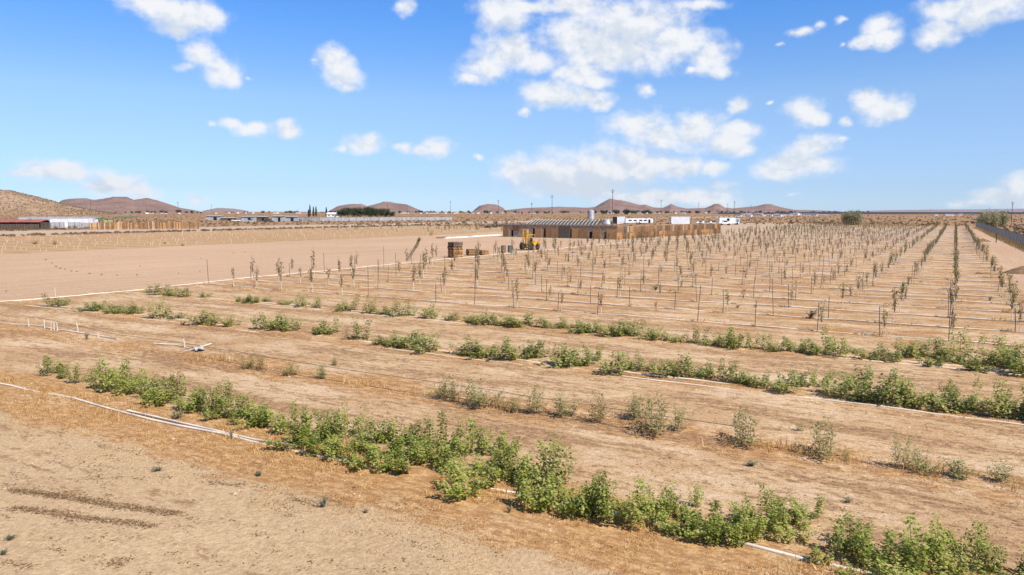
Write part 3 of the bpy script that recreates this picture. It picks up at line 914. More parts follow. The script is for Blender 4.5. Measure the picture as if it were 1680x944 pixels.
ROWD = [(71, 618, 22, 36), (88, 612, 28, 34), (98, 622, 22, 18), (107, 621, 16, 27), (121, 630, 20, 39), (135, 627, 22, 24), (151, 627, 28, 32), (177, 641, 36, 60), (197, 637, 32, 55), (223, 636, 22, 24), (229, 634, 16, 35), (243, 651, 28, 55),
        (252, 657, 42, 42), (277, 657, 32, 50), (297, 652, 24, 46), (310, 675, 34, 42), (330, 667, 20, 36), (347, 680, 20, 52), (370, 670, 28, 50), (390, 685, 34, 42), (412, 684, 36, 42),
        (440, 700, 40, 52), (470, 705, 38, 60), (505, 715, 40, 56), (540, 718, 40, 52), (560, 715, 30, 64), (590, 715, 36, 56), (625, 725, 42, 44), (650, 728, 40, 44), (680, 730, 40, 46), (705, 735, 38, 52), (737, 735, 24, 70), (772, 745, 34, 66), (800, 742, 36, 50), (830, 748, 36, 52),
        (480, 735, 46, 38), (520, 745, 46, 42), (550, 755, 44, 44), (585, 765, 46, 48), (620, 770, 48, 48), (650, 772, 46, 44), (690, 760, 40, 36), (720, 775, 34, 45), (753, 812, 60, 66), (780, 800, 50, 54), (815, 780, 44, 52), (850, 790, 44, 66), (880, 806, 50, 84), (908, 800, 26, 92),
        (870, 833, 50, 56), (910, 840, 52, 58), (945, 850, 50, 60), (975, 848, 40, 92), (1000, 860, 50, 78), (1030, 862, 56, 78), (1052, 853, 44, 74), (1080, 838, 44, 60), (1108, 838, 40, 42), (1140, 832, 24, 44), (1120, 880, 50, 50), (1152, 884, 52, 56), (1185, 872, 50, 52), (1203, 894, 44, 42), (1217, 870, 40, 52), (1246, 866, 44, 84), (1266, 872, 40, 74), (1292, 862, 44, 52), (1302, 882, 40, 42), (1332, 850, 30, 46), (1288, 892, 40, 40),
        (1380, 915, 46, 76), (1402, 900, 46, 60), (1426, 930, 56, 70), (1460, 938, 60, 74), (1492, 942, 60, 72), (1520, 936, 44, 108), (1550, 940, 54, 76), (1546, 908, 44, 62), (1590, 918, 34, 72), (1352, 928, 40, 38), (1622, 938, 40, 60), (1470, 975, 60, 60), (1420, 962, 54, 50), (1532, 975, 64, 68), (1600, 972, 60, 60), (1668, 958, 40, 40), (1705, 960, 50, 70)]
ROWB = [(92, 502, 30, 24), (150, 510, 30, 17), (160, 509, 20, 16), (186, 513, 32, 17), (207, 514, 30, 18), (222, 515, 24, 20), (262, 521, 42, 28), (292, 523, 28, 12), (342, 530, 40, 30), (380, 534, 26, 25), (432, 541, 32, 28), (452, 542, 36, 33), (474, 543, 34, 30), (520, 549, 20, 14), (537, 547, 30, 24), (592, 557, 34, 34), (625, 565, 22, 20), (650, 568, 36, 30), (672, 570, 40, 34), (700, 576, 52, 30),
        (765, 580, 40, 30), (795, 584, 46, 35), (824, 588, 44, 36), (850, 588, 40, 36), (878, 586, 40, 32), (912, 598, 40, 32), (932, 600, 42, 46), (960, 598, 36, 20), (976, 591, 22, 38), (1010, 614, 44, 42), (1036, 604, 24, 18), (1060, 607, 34, 32), (1090, 618, 36, 34), (1112, 618, 30, 42), (1133, 620, 36, 40), (1162, 618, 38, 32), (1197, 627, 34, 42), (1222, 630, 34, 24), (1250, 635, 38, 32),
        (1288, 645, 42, 38), (1312, 634, 32, 28), (1342, 634, 28, 44), (1367, 650, 40, 46), (1384, 655, 30, 34), (1410, 640, 40, 46), (1412, 660, 34, 30), (1435, 658, 44, 52), (1457, 665, 52, 60), (1482, 664, 40, 44), (1500, 670, 48, 54), (1520, 667, 34, 30), (1552, 676, 46, 46), (1562, 654, 22, 40), (1582, 673, 36, 34), (1626, 682, 44, 66), (1648, 684, 40, 44), (1670, 686, 44, 50), (1700, 690, 50, 56)]
ROWA = [(250, 480, 36, 13), (266, 484, 30, 18), (283, 485, 24, 13), (303, 487, 30, 16), (337, 488, 16, 11), (397, 495, 20, 15), (415, 497, 26, 17), (433, 496, 20, 12), (467, 501, 20, 13), (494, 504, 26, 22), (520, 506, 22, 19), (570, 510, 32, 26), (607, 514, 24, 25), (627, 516, 30, 15), (656, 519, 32, 30), (672, 518, 20, 20), (705, 522, 30, 29), (742, 526, 24, 14), (770, 528, 24, 14), (790, 532, 34, 28), (812, 533, 32, 20), (832, 534, 28, 15),
        (862, 535, 46, 32), (898, 538, 36, 16), (925, 537, 34, 16), (955, 545, 34, 24), (972, 545, 28, 32), (1000, 550, 36, 28), (1016, 551, 34, 32), (1040, 549, 36, 28), (1066, 556, 36, 27), (1106, 560, 28, 22), (1147, 562, 30, 28), (1168, 566, 32, 16), (1190, 566, 32, 32), (1207, 571, 32, 44), (1232, 571, 26, 26), (1258, 573, 28, 30), (1274, 576, 26, 24), (1310, 577, 30, 36), (1332, 582, 26, 24), (1352, 580, 30, 34), (1370, 585, 36, 56), (1396, 579, 24, 16), (1420, 589, 30, 30), (1446, 593, 20, 12),
        (1460, 593, 32, 32), (1490, 586, 42, 34), (1506, 584, 32, 34), (1526, 600, 32, 26), (1536, 586, 34, 34), (1556, 590, 36, 32), (1576, 583, 34, 46), (1578, 596, 30, 14), (1602, 607, 36, 30), (1628, 598, 40, 52), (1648, 600, 40, 50), (1672, 615, 44, 58), (1700, 612, 50, 56)]
ROWC = [(408, 605, 26, 26), (430, 607, 26, 26), (475, 616, 22, 28), (526, 622, 24, 26), (550, 600, 14, 16), (726, 655, 28, 44), (748, 660, 26, 44), (786, 667, 44, 48), (822, 670, 26, 24), (845, 677, 28, 30), (878, 680, 34, 50), (930, 685, 44, 38), (982, 694, 32, 52), (1044, 690, 44, 46), (1075, 710, 76, 58), (1110, 708, 40, 44), (1220, 728, 66, 54), (1350, 748, 70, 60), (1388, 755, 16, 20), (1478, 768, 40, 55), (1515, 775, 34, 40), (1567, 783, 44, 34), (1640, 790, 44, 34), (1312, 708, 16, 14)]

rb = random.Random(3)
# low growth between the tall canes of the front row
ROWD += [(x, y + dy, 38 + (x % 7), h) for (x, y, dy, h) in ((165, 634, 2, 26), (210, 642, 3, 26), (262, 664, 0, 30), (322, 674, 3, 30), (360, 684, 0, 32), (402, 690, 2, 34), (426, 697, 2, 38), (455, 712, 0, 38), (488, 722, 3, 38), (524, 730, 0, 40), (562, 738, 2, 40), (602, 744, 0, 42), (636, 748, 4, 40), (668, 752, 0, 40), (700, 756, 2, 40), (736, 766, 0, 44), (768, 776, 4, 44), (798, 768, 0, 44), (834, 776, 3, 46), (866, 792, 0, 48), (892, 818, 0, 50), (928, 826, 3, 50), (962, 838, 0, 50), (1014, 846, 0, 50), (1066, 862, 0, 50), (1092, 852, 2, 46), (1136, 862, 0, 46), (1168, 892, 0, 46), (1234, 886, 0, 48), (1316, 868, 0, 40), (1448, 915, 0, 54), (1508, 912, 0, 54), (1568, 948, 0, 54))]


def size_word(w, h, py):
    hm = h / (py - HOR) * HCAM
    if hm > 1.05: return "tall"
    if w / max(h, 1) > 1.25: return "wide"
    if hm < .5: return "low"
    if w / max(h, 1) < .62: return "slim"
    return "rounded"


for row, protos, nm, desc, grp, cat in (
        (ROWD, NEARB, 'leafy_bush', "green bush, {o} from the left in the front row by the pipe", "green bushes of the front row", 'bush'),
        (ROWB, BACKB, 'leafy_bush', "dusty green bush, {o} from the left in the green row second from the orchard", "green bushes of the second row from the orchard", 'bush'),
        (ROWA, BACKB, 'leafy_bush', "green bush, {o} from the left in the green row next to the orchard stakes", "green bushes of the row next to the orchard", 'bush'),
        (ROWC, WILLOW, 'twiggy_shrub', "yellow-green twiggy shrub, {o} from the left in the sparse row among golden grass", "twiggy shrubs of the sparse row", 'shrub')):
    for k, (x, y, w, h) in enumerate(sorted(row)):
        bush(protos, nm, size_word(w, h, y) + " " + desc.format(o=ordinal(k + 1)), cat, grp, x, y, w, h, rb)


# grey-green weeds on bare soil
def weed_meshes(seed, stalk, m=None):
    rd = random.Random(seed); st, lf = MB(), MB()
    for k in range(12):
        a = rd.uniform(0, 2 * PI); o = Vector((math.cos(a), math.sin(a), 0)) * rd.uniform(.15, .5)
        st.tube([(0, 0, -.05), (0, 0, -.03)], .02, 4, False)
        st.tube([(0, 0, -.03), o * .5 + Vector((0, 0, .3)), o + Vector((0, 0, rd.uniform(.3, .6)))], .012, 4, False)
        for j in range(22):
            t = rd.random(); p = o * t + Vector((0, 0, .1 + .45 * t * rd.uniform(.6, 1.2)))
            lf.val = rd.random()
            lf.leaf(p + Vector((rd.gauss(0, .06), rd.gauss(0, .06), rd.gauss(0, .04))), Vector((rd.uniform(-1, 1), rd.uniform(-1, 1), rd.uniform(-.2, .9))), Vector((rd.uniform(-.5, .5), 0, 1)), rd.uniform(.08, .16), .03)
    if stalk:
        st.tube([(0, 0, 0), (.03, 0, .8), (.0, .02, 1.5)], [.02, .014, .006], 4, False)
        for j in range(40):
            t = rd.random(); lf.val = rd.random()
            lf.leaf(Vector((.02, 0, .4 + 1.0 * t)), Vector((rd.uniform(-1, 1), rd.uniform(-1, 1), .5)), Vector((0, 0, 1)), rd.uniform(.06, .14) * (1.2 - t), .02)
    return st.mesh('stems', M['stem']), lf.mesh('foliage', m or M['weed'])


WEEDS = [weed_meshes(400 + i, False) for i in range(3)]; WEED_TALL = weed_meshes(410, True)
WEEDS_DEAD = [weed_meshes(420 + i, False, M['litter']) for i in range(2)]
for x, y, w, h, lab in ((259, 772, 22, 7, "flat grey-green weed alone on the open sand"), (530, 831, 22, 18, "grey-green weed with one tall stalk on the open sand"), (600, 841, 12, 6, "small dark weed on the sandy edge of the dry grass"), (836, 842, 12, 13, "grey-green weed standing in the dry grass below the front row"),
                        (1233, 766, 24, 9, "dark green weed on the bare strip above the front row"), (1392, 824, 18, 8, "faded grey weed on bare soil above the right end of the front row"), (15, 884, 20, 7, "low green weed near the lower left corner of the field"),
                        (4, 908, 18, 9, "dark weed on sand at the lower left edge"), (300, 533, 12, 6, "tiny grey weed below the second green row"), (425, 781, 20, 8, "grey weed on the sand under the curved pipe"), (380, 722, 10, 17, "upright green weed growing against the curved pipe"),
                        (142, 557, 10, 12, "dark weed beside the row of upright pipes"), (1330, 523, 26, 14, "round grey-green weed beside an orchard pipe"), (1076, 477, 14, 8, "round grey-green weed deep among the orchard stakes"), (245, 645, 30, 6, "flat green weed patch between pipe and front row"), (1210, 505, 9, 5, "small dark weed among orchard stakes"), (1240, 505, 9, 5, "second small dark weed in the orchard, beside another like it"),
                        (1624, 494, 10, 8, "dark tumbleweed on an orchard pipe line"), (290, 688, 26, 12, "dull green weed clump below the pipe's bend"), (1100, 480, 6, 4, "speck of dark weed between two orchard stakes")):
    p = G(x, y); s = w / FOC * dist_of(y); hh = h / (y - HOR) * HCAM / .6
    st, lf = WEED_TALL if 'stalk' in lab else rb.choice(WEEDS)
    r = thing('weed', lab, 'weed', (p.x, p.y, gh(p.x, p.y)), rb.uniform(0, 6)); r.scale = (s, s, hh if 'stalk' not in lab else hh)
    place('stems', st, r); place('foliage', lf, r)


TUFTS = "small dark tufts strung across the bare lot"
for x, y, w in ((75, 427, 8), (85, 433, 7), (92, 438, 9), (99, 441, 8), (107, 443, 6), (117, 445, 8), (126, 446, 9), (147, 450, 10), (167, 452, 8), (225, 452, 10), (192, 453, 5), (230, 438, 5), (383, 416, 6), (402, 415, 6), (328, 446, 6), (293, 449, 5), (10, 479, 7), (180, 419, 5), (163, 421, 5), (330, 425, 5)):
    p = G(x, y); s = w / FOC * dist_of(y); r = thing('weed', "flat dark tuft of dead weed, one of a scattered line across the bare lot", 'weed', (p.x, p.y, gh(p.x, p.y)), rb.uniform(0, 6), TUFTS)
    r.scale = (s * .75, s * .5, .14); st, lf = WEEDS_DEAD[rb.randint(0, 1)]; place('stems', st, r); place('foliage', lf, r)


# ------------------------------------------------------------------ pipes
def pipe_pts(pts, step=.7, z=.045, wob=.03, sink=0.0, rd=random.Random(9)):
    out = []
    for a, b in zip(pts[:-1], pts[1:]):
        n = max(1, int((b - a).length / step))
        for k in range(n): out.append(a.lerp(b, k / n))
    out.append(pts[-1])
    res = []
    for i, p in enumerate(out):
        nz = mnoise.noise(Vector((p.x * .45, p.y * .45, 5.0)))
        n2 = mnoise.noise(Vector((p.x * .35, p.y * .35, 11.0)))
        res.append(Vector((p.x + nz * wob, p.y + wob * n2, gh(p.x, p.y) + z - sink * max(0.0, n2 + .12) * 2.2)))
    return res


def ppipe(name, label, pts, r=.045, m='pvc', cat='pipe', group=None, **kw):
    b = MB(); b.tube(pipe_pts(pts, **kw), r, 6)
    o = b.build(name, M[m], smooth=True)
    return tag(o, label, cat, group)


ppipe('irrigation_pipe', "long white pipe curving along the lower edge of the front green row", [G(-60, 618), G(0, 630), G(120, 655), G(250, 690), G(370, 714), G(480, 740), G(560, 757), G(660, 775), G(740, 792), G(820, 805), G(950, 832), G(1080, 860), G(1220, 893), G(1330, 920), G(1500, 958), G(1700, 1005)], r=.029, wob=.10, z=.022, sink=.06)
ppipe('irrigation_pipe', "second thin white pipe lying just above the curved front pipe", [G(210, 676), G(330, 704), G(420, 725), G(500, 737)], r=.022)
ppipe('irrigation_pipe', "white pipe on the ground under the short upright pipes", [G(-80, 520), G(0, 529), G(60, 536), G(130, 547), G(192, 557)], r=.024, sink=.03)
ppipe('irrigation_pipe', "long white main pipe between the bare lot and the orchard", [W(-45.3, 17.0), W(-45.3, 20.6), W(-44.6, 23.6), W(-44.2, 28.4), W(-45.4, 37.6), W(-45.4, 48.1), W(-45.5, 63.6), W(-46.0, 74.8), W(-45.3, 85), W(-45.5, 105), W(-45.4, 121)], r=.04, wob=.12, step=1.2, m='pvc_dusty', sink=.02)
for v0, words in ((ROW_B + .1, "second green row from the orchard"), (ROW_B - .55, None), (ROW_A + .1, "green row next to the orchard"), (ROW_A - .5, None)):
    ppipe('irrigation_pipe', f"white pipe running under the bushes of the {words}" if words else ("lower white pipe showing in gaps below the second green row from the orchard" if v0 < 24 else "lower white pipe showing in gaps below the green row next to the orchard"),
          [W(-44.5, v0), W(-30, v0 + .1), W(-15, v0 - .05), W(6, v0)], r=.032 if words else .026, z=.012, sink=.07, wob=.12, m='pvc_dusty')
GP = "white pipes across the orchard"
for k in range(0, 60):
    v0 = LINE0 + k * LSP
    ppipe('drip_pipe', f"straight white pipe across the orchard, {ordinal(k + 1)} from the front", [W(-45.0, v0), W(-22, v0 + .1), W(3.2, v0)], r=.034 if k < 12 else .036, sink=.05, z=.034, wob=.15, m='pvc_dusty', group=GP, cat='pipe', step=1.2 if k < 20 else 2.5)
# dark hoses of the sparse row
for n, (pts, lab) in enumerate((([(60, 520), (190, 548), (300, 563), (400, 580), (470, 592), (545, 604), (640, 618), (800, 640), (1000, 672), (1200, 700)], "thin dark hose along the upper side of the sparse row"),
                                ([(320, 584), (400, 600), (520, 622), (640, 640), (760, 656), (900, 684), (1000, 698)], "thin dark hose along the lower side of the sparse row"))):
    b = MB(); b.tube(pipe_pts([G(*q) for q in pts], z=.006, wob=.10, step=.5), .008, 5); tag(b.build('drip_hose', M['hose'], smooth=True), lab, 'hose')
# short upright pipes by the sparse row's left end
UPR = "upright white pipe stubs at the left end of the sparse row"
for x, y, h, lab in ((47, 536, 13, "leftmost upright white pipe stub of the sparse row"), (73, 539, 14, "upright white pipe stub, second from the left, standing alone"), (84, 542, 15, "upright white pipe stub leaning left in a close trio"), (89, 542, 13, "middle upright pipe stub of the close trio"),
                     (94, 542, 14, "upright white pipe stub, right one of the close trio"), (128, 546, 16, "tall upright white pipe stub right of the trio"), (161, 553, 8, "shortest upright white pipe stub at the pipe's end"), (303, 572, 15, "upright white pipe above the crossed pipes"), (91, 487, 15, "white pipe standing behind the first bush by the lot"), (323, 469, 7, "short white stub on the main pipe by the lot"),):
    p = G(x, y); hm = h / (y - HOR) * HCAM
    b = MB(); b.tube([(0, 0, -.05), (0, 0, hm * .5), (rb.uniform(-.05, .05), rb.uniform(-.03, .03), hm)], .021, 8)
    b.tube([(0, 0, .0), (0, 0, .05)], .03, 8)
    tag(b.build('pipe_riser', M['pvc'], loc=(p.x, p.y, gh(p.x, p.y))), lab, 'pipe', UPR)
ppipe('loose_pipe', "white pipe of the crossed pair, pointing left", [G(252, 565), G(290, 568), G(320, 577)], z=.04, r=.02)
ppipe('loose_pipe', "white pipe of the crossed pair, pointing up to the right", [G(300, 582), G(322, 576), G(347, 568)], z=.09, wob=.0, r=.02)
b = MB()
q = [G(316, 575), G(330, 572), G(338, 576), G(322, 579)]
for i in range(5):
    for j in range(5):
        s, t = i / 4, j / 4
        p = q[0].lerp(q[1], s).lerp(q[3].lerp(q[2], s), t); b.addv([(p.x, p.y, .10 + .05 * math.sin(i * 2.1 + j * 1.3))])
for i in range(4):
    for j in range(4): b.face(i * 5 + j, i * 5 + j + 1, i * 5 + j + 6, i * 5 + j + 5)
n0 = len(b.v)
b.addv([(x, y, z - .012) for x, y, z in b.v[:25]])
for i in range(4):
    for j in range(4): b.face(n0 + i * 5 + j, n0 + i * 5 + j + 5, n0 + i * 5 + j + 6, n0 + i * 5 + j + 1)
tag(b.build('plastic_scrap', M['tarp']), "crumpled grey plastic scrap lying on the crossed pipes", 'scrap')


# ------------------------------------------------------------------ orchard: staked saplings
def sap_meshes(seed, h, nleaf, mleaf, wide, low):
    rd = random.Random(seed); tr, br, lf = MB(), MB(), MB()
    sway = Vector((rd.uniform(-.05, .05), rd.uniform(-.05, .05), 0))
    fork = h * rd.uniform(.26, .4)
    tr.tube([(0, 0, -.05), sway * .3 + Vector((0, 0, fork * .5)), sway + Vector((0, 0, fork))], [.023, .02, .016], 6)
    top = sway + Vector((0, 0, fork))
    nb = rd.randint(3, 5)
    for k in range(nb):
        a = rd.uniform(0, 2 * PI); L = (h - fork) * rd.uniform(.65, 1.0)
        o = Vector((math.cos(a), math.sin(a), 0)) * wide * rd.uniform(.3, 1.0)
        if k == 0: o *= .25; L = h - fork
        pts = [top + o * t + Vector((0, 0, L * (t ** .85))) for t in (0, .35, .7, 1)]
        br.tube(pts, [.014, .010, .007, .004], 4, False)
        for j in range(nleaf // nb):
            t = rd.uniform(.12, 1); i = min(2, int(t * 3)); p = pts[i].lerp(pts[i + 1], t * 3 - i)
            d = Vector((rd.uniform(-1, 1), rd.uniform(-1, 1), rd.uniform(-.9, .3)))
            lf.val = min(1, max(0, rd.gauss(.45, .22)))
            LL = rd.uniform(.09, .17)
            lf.leaf(p + d * .05, d, Vector((rd.uniform(-.5, .5), rd.uniform(-.5, .5), 1)), LL, LL * .3, .3, .3)
    for j in range(int(nleaf * low)):
        t = rd.uniform(.1, .5); d = Vector((rd.uniform(-1, 1), rd.uniform(-1, 1), rd.uniform(-.6, .3)))
        lf.val = rd.random(); lf.leaf(Vector((0, 0, h * t)) + d * .05, d, Vector((0, 0, 1)), .1, .03)
    return tr.mesh('trunk', M['white_trunk']), br.mesh('branches', M['stem']), lf.mesh('foliage', mleaf)


SAP_THIN = [sap_meshes(500 + i, [1.55, 1.8, 1.35, 1.9, 1.2][i], [38, 48, 30, 54, 26][i], M['sapleaf'], .17, .12) for i in range(5)]
SAP_FULL = [sap_meshes(520 + i, [1.8, 2.0, 1.7, 2.15][i], [58, 70, 52, 78][i], M['sapleaf_green'], .24, .05) for i in range(4)]
sb = MB(); sb.tube([(0, 0, -.05), (.01, 0, .9), (0, .01, 1.8)], [.018, .018, .017], 5)
STAKE = sb.mesh('stake', M['stake'])

rs_ = random.Random(77)
sites = []
for k in range(-1, 19):
    u0 = COL0 - CSP * k
    if u0 > 3.0: continue
    for j in range(0, 70):
        v0 = LINE0 + LSP * j
        if v0 > FAR_V: continue
        if u0 < -40 and v0 > 118: continue
        if u0 < -44: continue
        right = u0 > -5.2
        far = min(1, max(0, (v0 - 48) / 45))
        p_s = .9 if right else (.5 if u0 > -26 else .66)
        p_s = p_s + (.95 - p_s) * far
        p_k = .5 if right else (.8 if u0 > -26 else .4)
        p_k = p_k * (1 - .35 * far)
        sap = rs_.random() < p_s
        stk = rs_.random() < p_k or (not sap and rs_.random() < .5)
        sites.append((k, j, u0 + rs_.gauss(0, .10), v0 + rs_.gauss(0, .10), sap, stk, right or (far > .5 and rs_.random() < .35)))
SAPG, STKG = "staked saplings of the orchard", "grey stakes of the orchard"
cand_s = []; cand_k = []
cnt = {}
for (k, j, u0, v0, sap, stk, full) in sites:
    p = W(u0, v0)
    px = CX + FOC * p.x / p.y
    if sap:
        n = cnt.get(('s', k), 0) + 1; cnt[('s', k)] = n
        cand_s.append((p.length, p, k, n, full, -30 < px < 1710))
    if stk:
        n = cnt.get(('k', k), 0) + 1; cnt[('k', k)] = n
        cand_k.append((p.length, W(u0 - .16, v0 - .1), k, n, -30 < px < 1710))
cand_s.sort(key=lambda t: t[0]); cand_k.sort(key=lambda t: t[0])
far_tr, far_lf = [], []


def merge(name, meshes_at, mats, kind='stuff'):
    """Many placed copies joined as one mass."""
    V, F, A, MI = [], [], [], []
    nv = 0
    for me, loc, rz, s in meshes_at:
        n = len(me.vertices); co = np.empty(n * 3); me.vertices.foreach_get('co', co); co = co.reshape(-1, 3) * s
        c, sn = math.cos(rz), math.sin(rz)
        co = np.stack([co[:, 0] * c - co[:, 1] * sn, co[:, 0] * sn + co[:, 1] * c, co[:, 2]], 1) + np.array(loc)
        at = np.empty(n); me.attributes['rnd'].data.foreach_get('value', at)
        V.append(co); A.append(at)
        mi = mats.index(me.materials[0])
        for pl in me.polygons: F.append(tuple(i + nv for i in pl.vertices)); MI.append(mi)
        nv += n
    me = bpy.data.meshes.new(name); me.from_pydata(np.concatenate(V).tolist(), [], F)
    for m in mats: me.materials.append(m)
    me.polygons.foreach_set('material_index', MI)
    at = me.attributes.new('rnd', 'FLOAT', 'POINT'); at.data.foreach_set('value', np.concatenate(A)); me.update()
    return tag(place(name, me), kind=kind)


def sapling(p, protos, label, group, rz, s):
    tr, br, lf = protos
    r = thing('sapling', label, 'sapling', p, rz, group); r.scale = (s, s, s)
    t = place('trunk', tr, r); place('branches', br, t); place('foliage', lf, r)
    return r


nind = 0; mass = []
for d, p, k, n, full, inview in cand_s:
    pr = rs_.choice(SAP_FULL if full else SAP_THIN); rz = rs_.uniform(0, 6.28); s = rs_.uniform(.62, .92) * (1.0 + .38 * min(1, max(0, (k - 8) / 6)))
    p = Vector((p.x, p.y, gh(p.x, p.y)))
    if nind < 296 and inview:
        nind += 1
        side = f"in the {ordinal(k + 2)} orchard column from the lane"
        sapling(p, pr, ("leafier" if full else "thin sparse") + f" white-trunked sapling, {ordinal(n)} from the front {side}", SAPG, rz, s)
    elif inview:
        for me in pr: mass.append((me, p, rz, s))
merge('far_orchard_saplings', mass, [M['white_trunk'], M['stem'], M['sapleaf'], M['sapleaf_green']])
nind = 0; mass = []
for d, p, k, n, inview in cand_k:
    p = Vector((p.x, p.y, gh(p.x, p.y))); s = rs_.uniform(.52, .70) if rs_.random() > (.15 + .3 * min(1, max(0, (k - 8) / 6))) else rs_.uniform(.8, 1.04); rz = rs_.uniform(0, 6.28)
    if nind < 290 and inview:
        nind += 1
        o = place('stake', STAKE, None, p, rz, (1, 1, s)); o.rotation_euler = (rs_.gauss(0, .035), rs_.gauss(0, .035), rz)
        tag(o, f"thin grey stake, {ordinal(n)} stake from the front in the {ordinal(k + 2)} orchard column from the lane", 'stake', STKG)
    elif inview: mass.append((STAKE, p, rz, s))
merge('far_orchard_stakes', mass, [M['stake']])

# young trees on the lot's edge beside the main pipe and behind the lot
beyond = []
for i in range(150):
    u = rs_.uniform(-135, -82); v = 130 + 6.0 * rs_.randint(0, 15) + rs_.gauss(0, .3)
    if v > 205 and u < -96: continue
    p = W(u, v)
    pr = rs_.choice(SAP_THIN); rz = rs_.uniform(0, 6); q = rs_.uniform(.9, 1.45)
    beyond += [(me, p, rz, q) for me in pr]
merge('far_young_trees', beyond, [M['white_trunk'], M['stem'], M['sapleaf']])
# small white guards of the golden block
gm = MB(); gm.tube([(0, 0, -.05), (0, 0, .5)], .033, 5); GUARD = gm.mesh('tree_guard', M['pvc_dusty'])
spots = []
for j in range(31):
    for i in range(44):
        u = -97.5 - 1.45 * i + rs_.gauss(0, .35); v = 40.0 + 5.5 * j + rs_.gauss(0, .3)
        if rs_.random() < .42: continue
        p = W(u, v); px = CX + FOC * p.x / p.y if p.y > 5 else -999
        if p.y > 20 and -10 < px < 1690: spots.append((p.length, p))
spots.sort(key=lambda t: t[0])
for i, (d, p) in enumerate(spots[:280]):
    tag(place('tree_guard', GUARD, None, p, 0, (1, 1, rs_.uniform(.35, .95))), "short white guard tube in the golden block beyond the lot", 'tree guard', "white guard tubes of the golden block")
if len(spots) > 280: merge('far_tree_guards', [(GUARD, p, 0, rs_.uniform(.4, .9)) for d, p in spots[280:]], [M['pvc_dusty']])
for x, y, w, h, lab in ((57, 401, 8, 8, "dark dry bush in the golden block, left one of two"), (90, 402, 8, 8, "dark dry bush in the golden block, right one of two"), (300, 404, 8, 4, "low dark clump at the golden block's lower edge"), (270, 400, 10, 4, "low dark clump near the golden block's lower edge")):
    bush(WILLOW, 'twiggy_shrub', lab, 'shrub', None, x, y, w, h, rb)


# ------------------------------------------------------------------ Joshua tree stump, pallets, barrels, forklift
def joshua():
    p = G(670, 427)
    r = thing('joshua_tree', "leaning shaggy trunk with one tuft of green spiky leaves on the lot", 'tree', p)
    tr = MB(); pts = [(0, 0, -.1), (.25, 0, .55), (.62, .05, 1.15), (.98, .05, 1.75), (1.2, .05, 2.25)]
    tr.tube(pts, [.17, .15, .14, .13, .10], 9); tr.build('trunk', M['bark_pale'], r, True)
    rd = random.Random(4); lf = MB()
    for k in range(300):
        t = rd.uniform(.62, 1) if k < 230 else rd.uniform(.3, .62); i = min(3, int(t * 4)); q = Vector(pts[i]).lerp(Vector(pts[i + 1]), t * 4 - i)
        d = Vector((rd.uniform(-1, 1), rd.uniform(-1, 1), rd.uniform(-.5, .9) if t > .75 else rd.uniform(-1.2, -.1))).normalized()
        lf.val = rd.uniform(.5, 1) if t > .75 else rd.uniform(0, .3)
        L = rd.uniform(.16, .3) if t > .62 else rd.uniform(.08, .14)
        lf.leaf(q + d * .08, d, Vector((0, 0, 1)), L, .02, .1, .1)
    lf.build('crown', M['yucca'], r)


joshua()


def pallet_mb():
    b = MB()
    for k in range(7): b.box((-.54 + .18 * k, 0, .128), (.11, 1.2, .02))
    for y in (-.53, 0, .53): b.box((0, y, .07), (1.2, .09, .094))
    for k in range(4): b.box((-.51 + .34 * k, 0, .012), (.1, 1.2, .02))
    return b


PAL = {k: pallet_mb().mesh('pallet', M[k]) for k in ('pallet_new', 'pallet_old', 'pallet_brown')}
c0 = G(746.5, 423.5); c0 = c0 + Vector((0, .7, 0))
for k in range(12):
    me = PAL['pallet_old' if k in (8, 10, 11) else ('pallet_new' if k % 3 else 'pallet_brown')]
    o = place('pallet', me, None, c0 + Vector((rs_.gauss(0, .03), rs_.gauss(0, .03), .141 * k)), math.radians(38) + rs_.gauss(0, .03))
    tag(o, f"wooden pallet, {ordinal(k + 1)} from the bottom of the tall stack beside the main pipe", 'pallet', "pallets of the tall stack")
for (x, y, n, a, w) in ((775, 419.5, 5, 20, "left"), (790, 419, 4, 50, "right")):
    c = G(x, y) + Vector((0, .6, 0))
    for k in range(n):
        o = place('pallet', PAL['pallet_new' if k % 2 else 'pallet_brown'], None, c + Vector((rs_.gauss(0, .03), rs_.gauss(0, .03), .141 * k)), math.radians(a) + rs_.gauss(0, .05))
        tag(o, f"orange wooden pallet, {ordinal(k + 1)} from the bottom of the {w} low stack behind the sapling", 'pallet', "pallets of the two low stacks")
sapling(G(786, 421), SAP_FULL[1], "leafy sapling standing in front of the two low pallet stacks", SAPG, 1.0, .95)
for x, y, m, lab in ((826, 415.5, 'barrel_brown', "brown open barrel on the lot, left of the dark one"), (837, 415.5, 'barrel_grey', "dark grey bin on the lot beside a brown barrel")):
    r = thing('barrel' if 'barrel' in lab else 'bin', lab, 'barrel' if 'barrel' in lab else 'bin', G(x, y))
    b = MB()
    if 'barrel' in lab: b.lathe([(.29, 0), (.30, .28), (.315, .3), (.30, .32), (.30, .58), (.315, .6), (.30, .62), (.295, .88)], 16)
    else: b.lathe([(.27, 0), (.30, .4), (.34, .84)], 4, M=Matrix.Rotation(PI / 4, 3, 'Z') @ Matrix.Scale(1.2, 3))
    b.build('body', M[m], r)
    b = MB()
    if 'barrel' in lab: b.lathe([(.31, .88), (.315, .91), (.28, .915)], 16)
    else: b.box((0, 0, .87), (.64, .64, .06)); b.box((0, -.33, .82), (.5, .05, .05))
    b.build('rim' if 'barrel' in lab else 'lid', M['steel_dark'] if 'barrel' in lab else M[m], r)


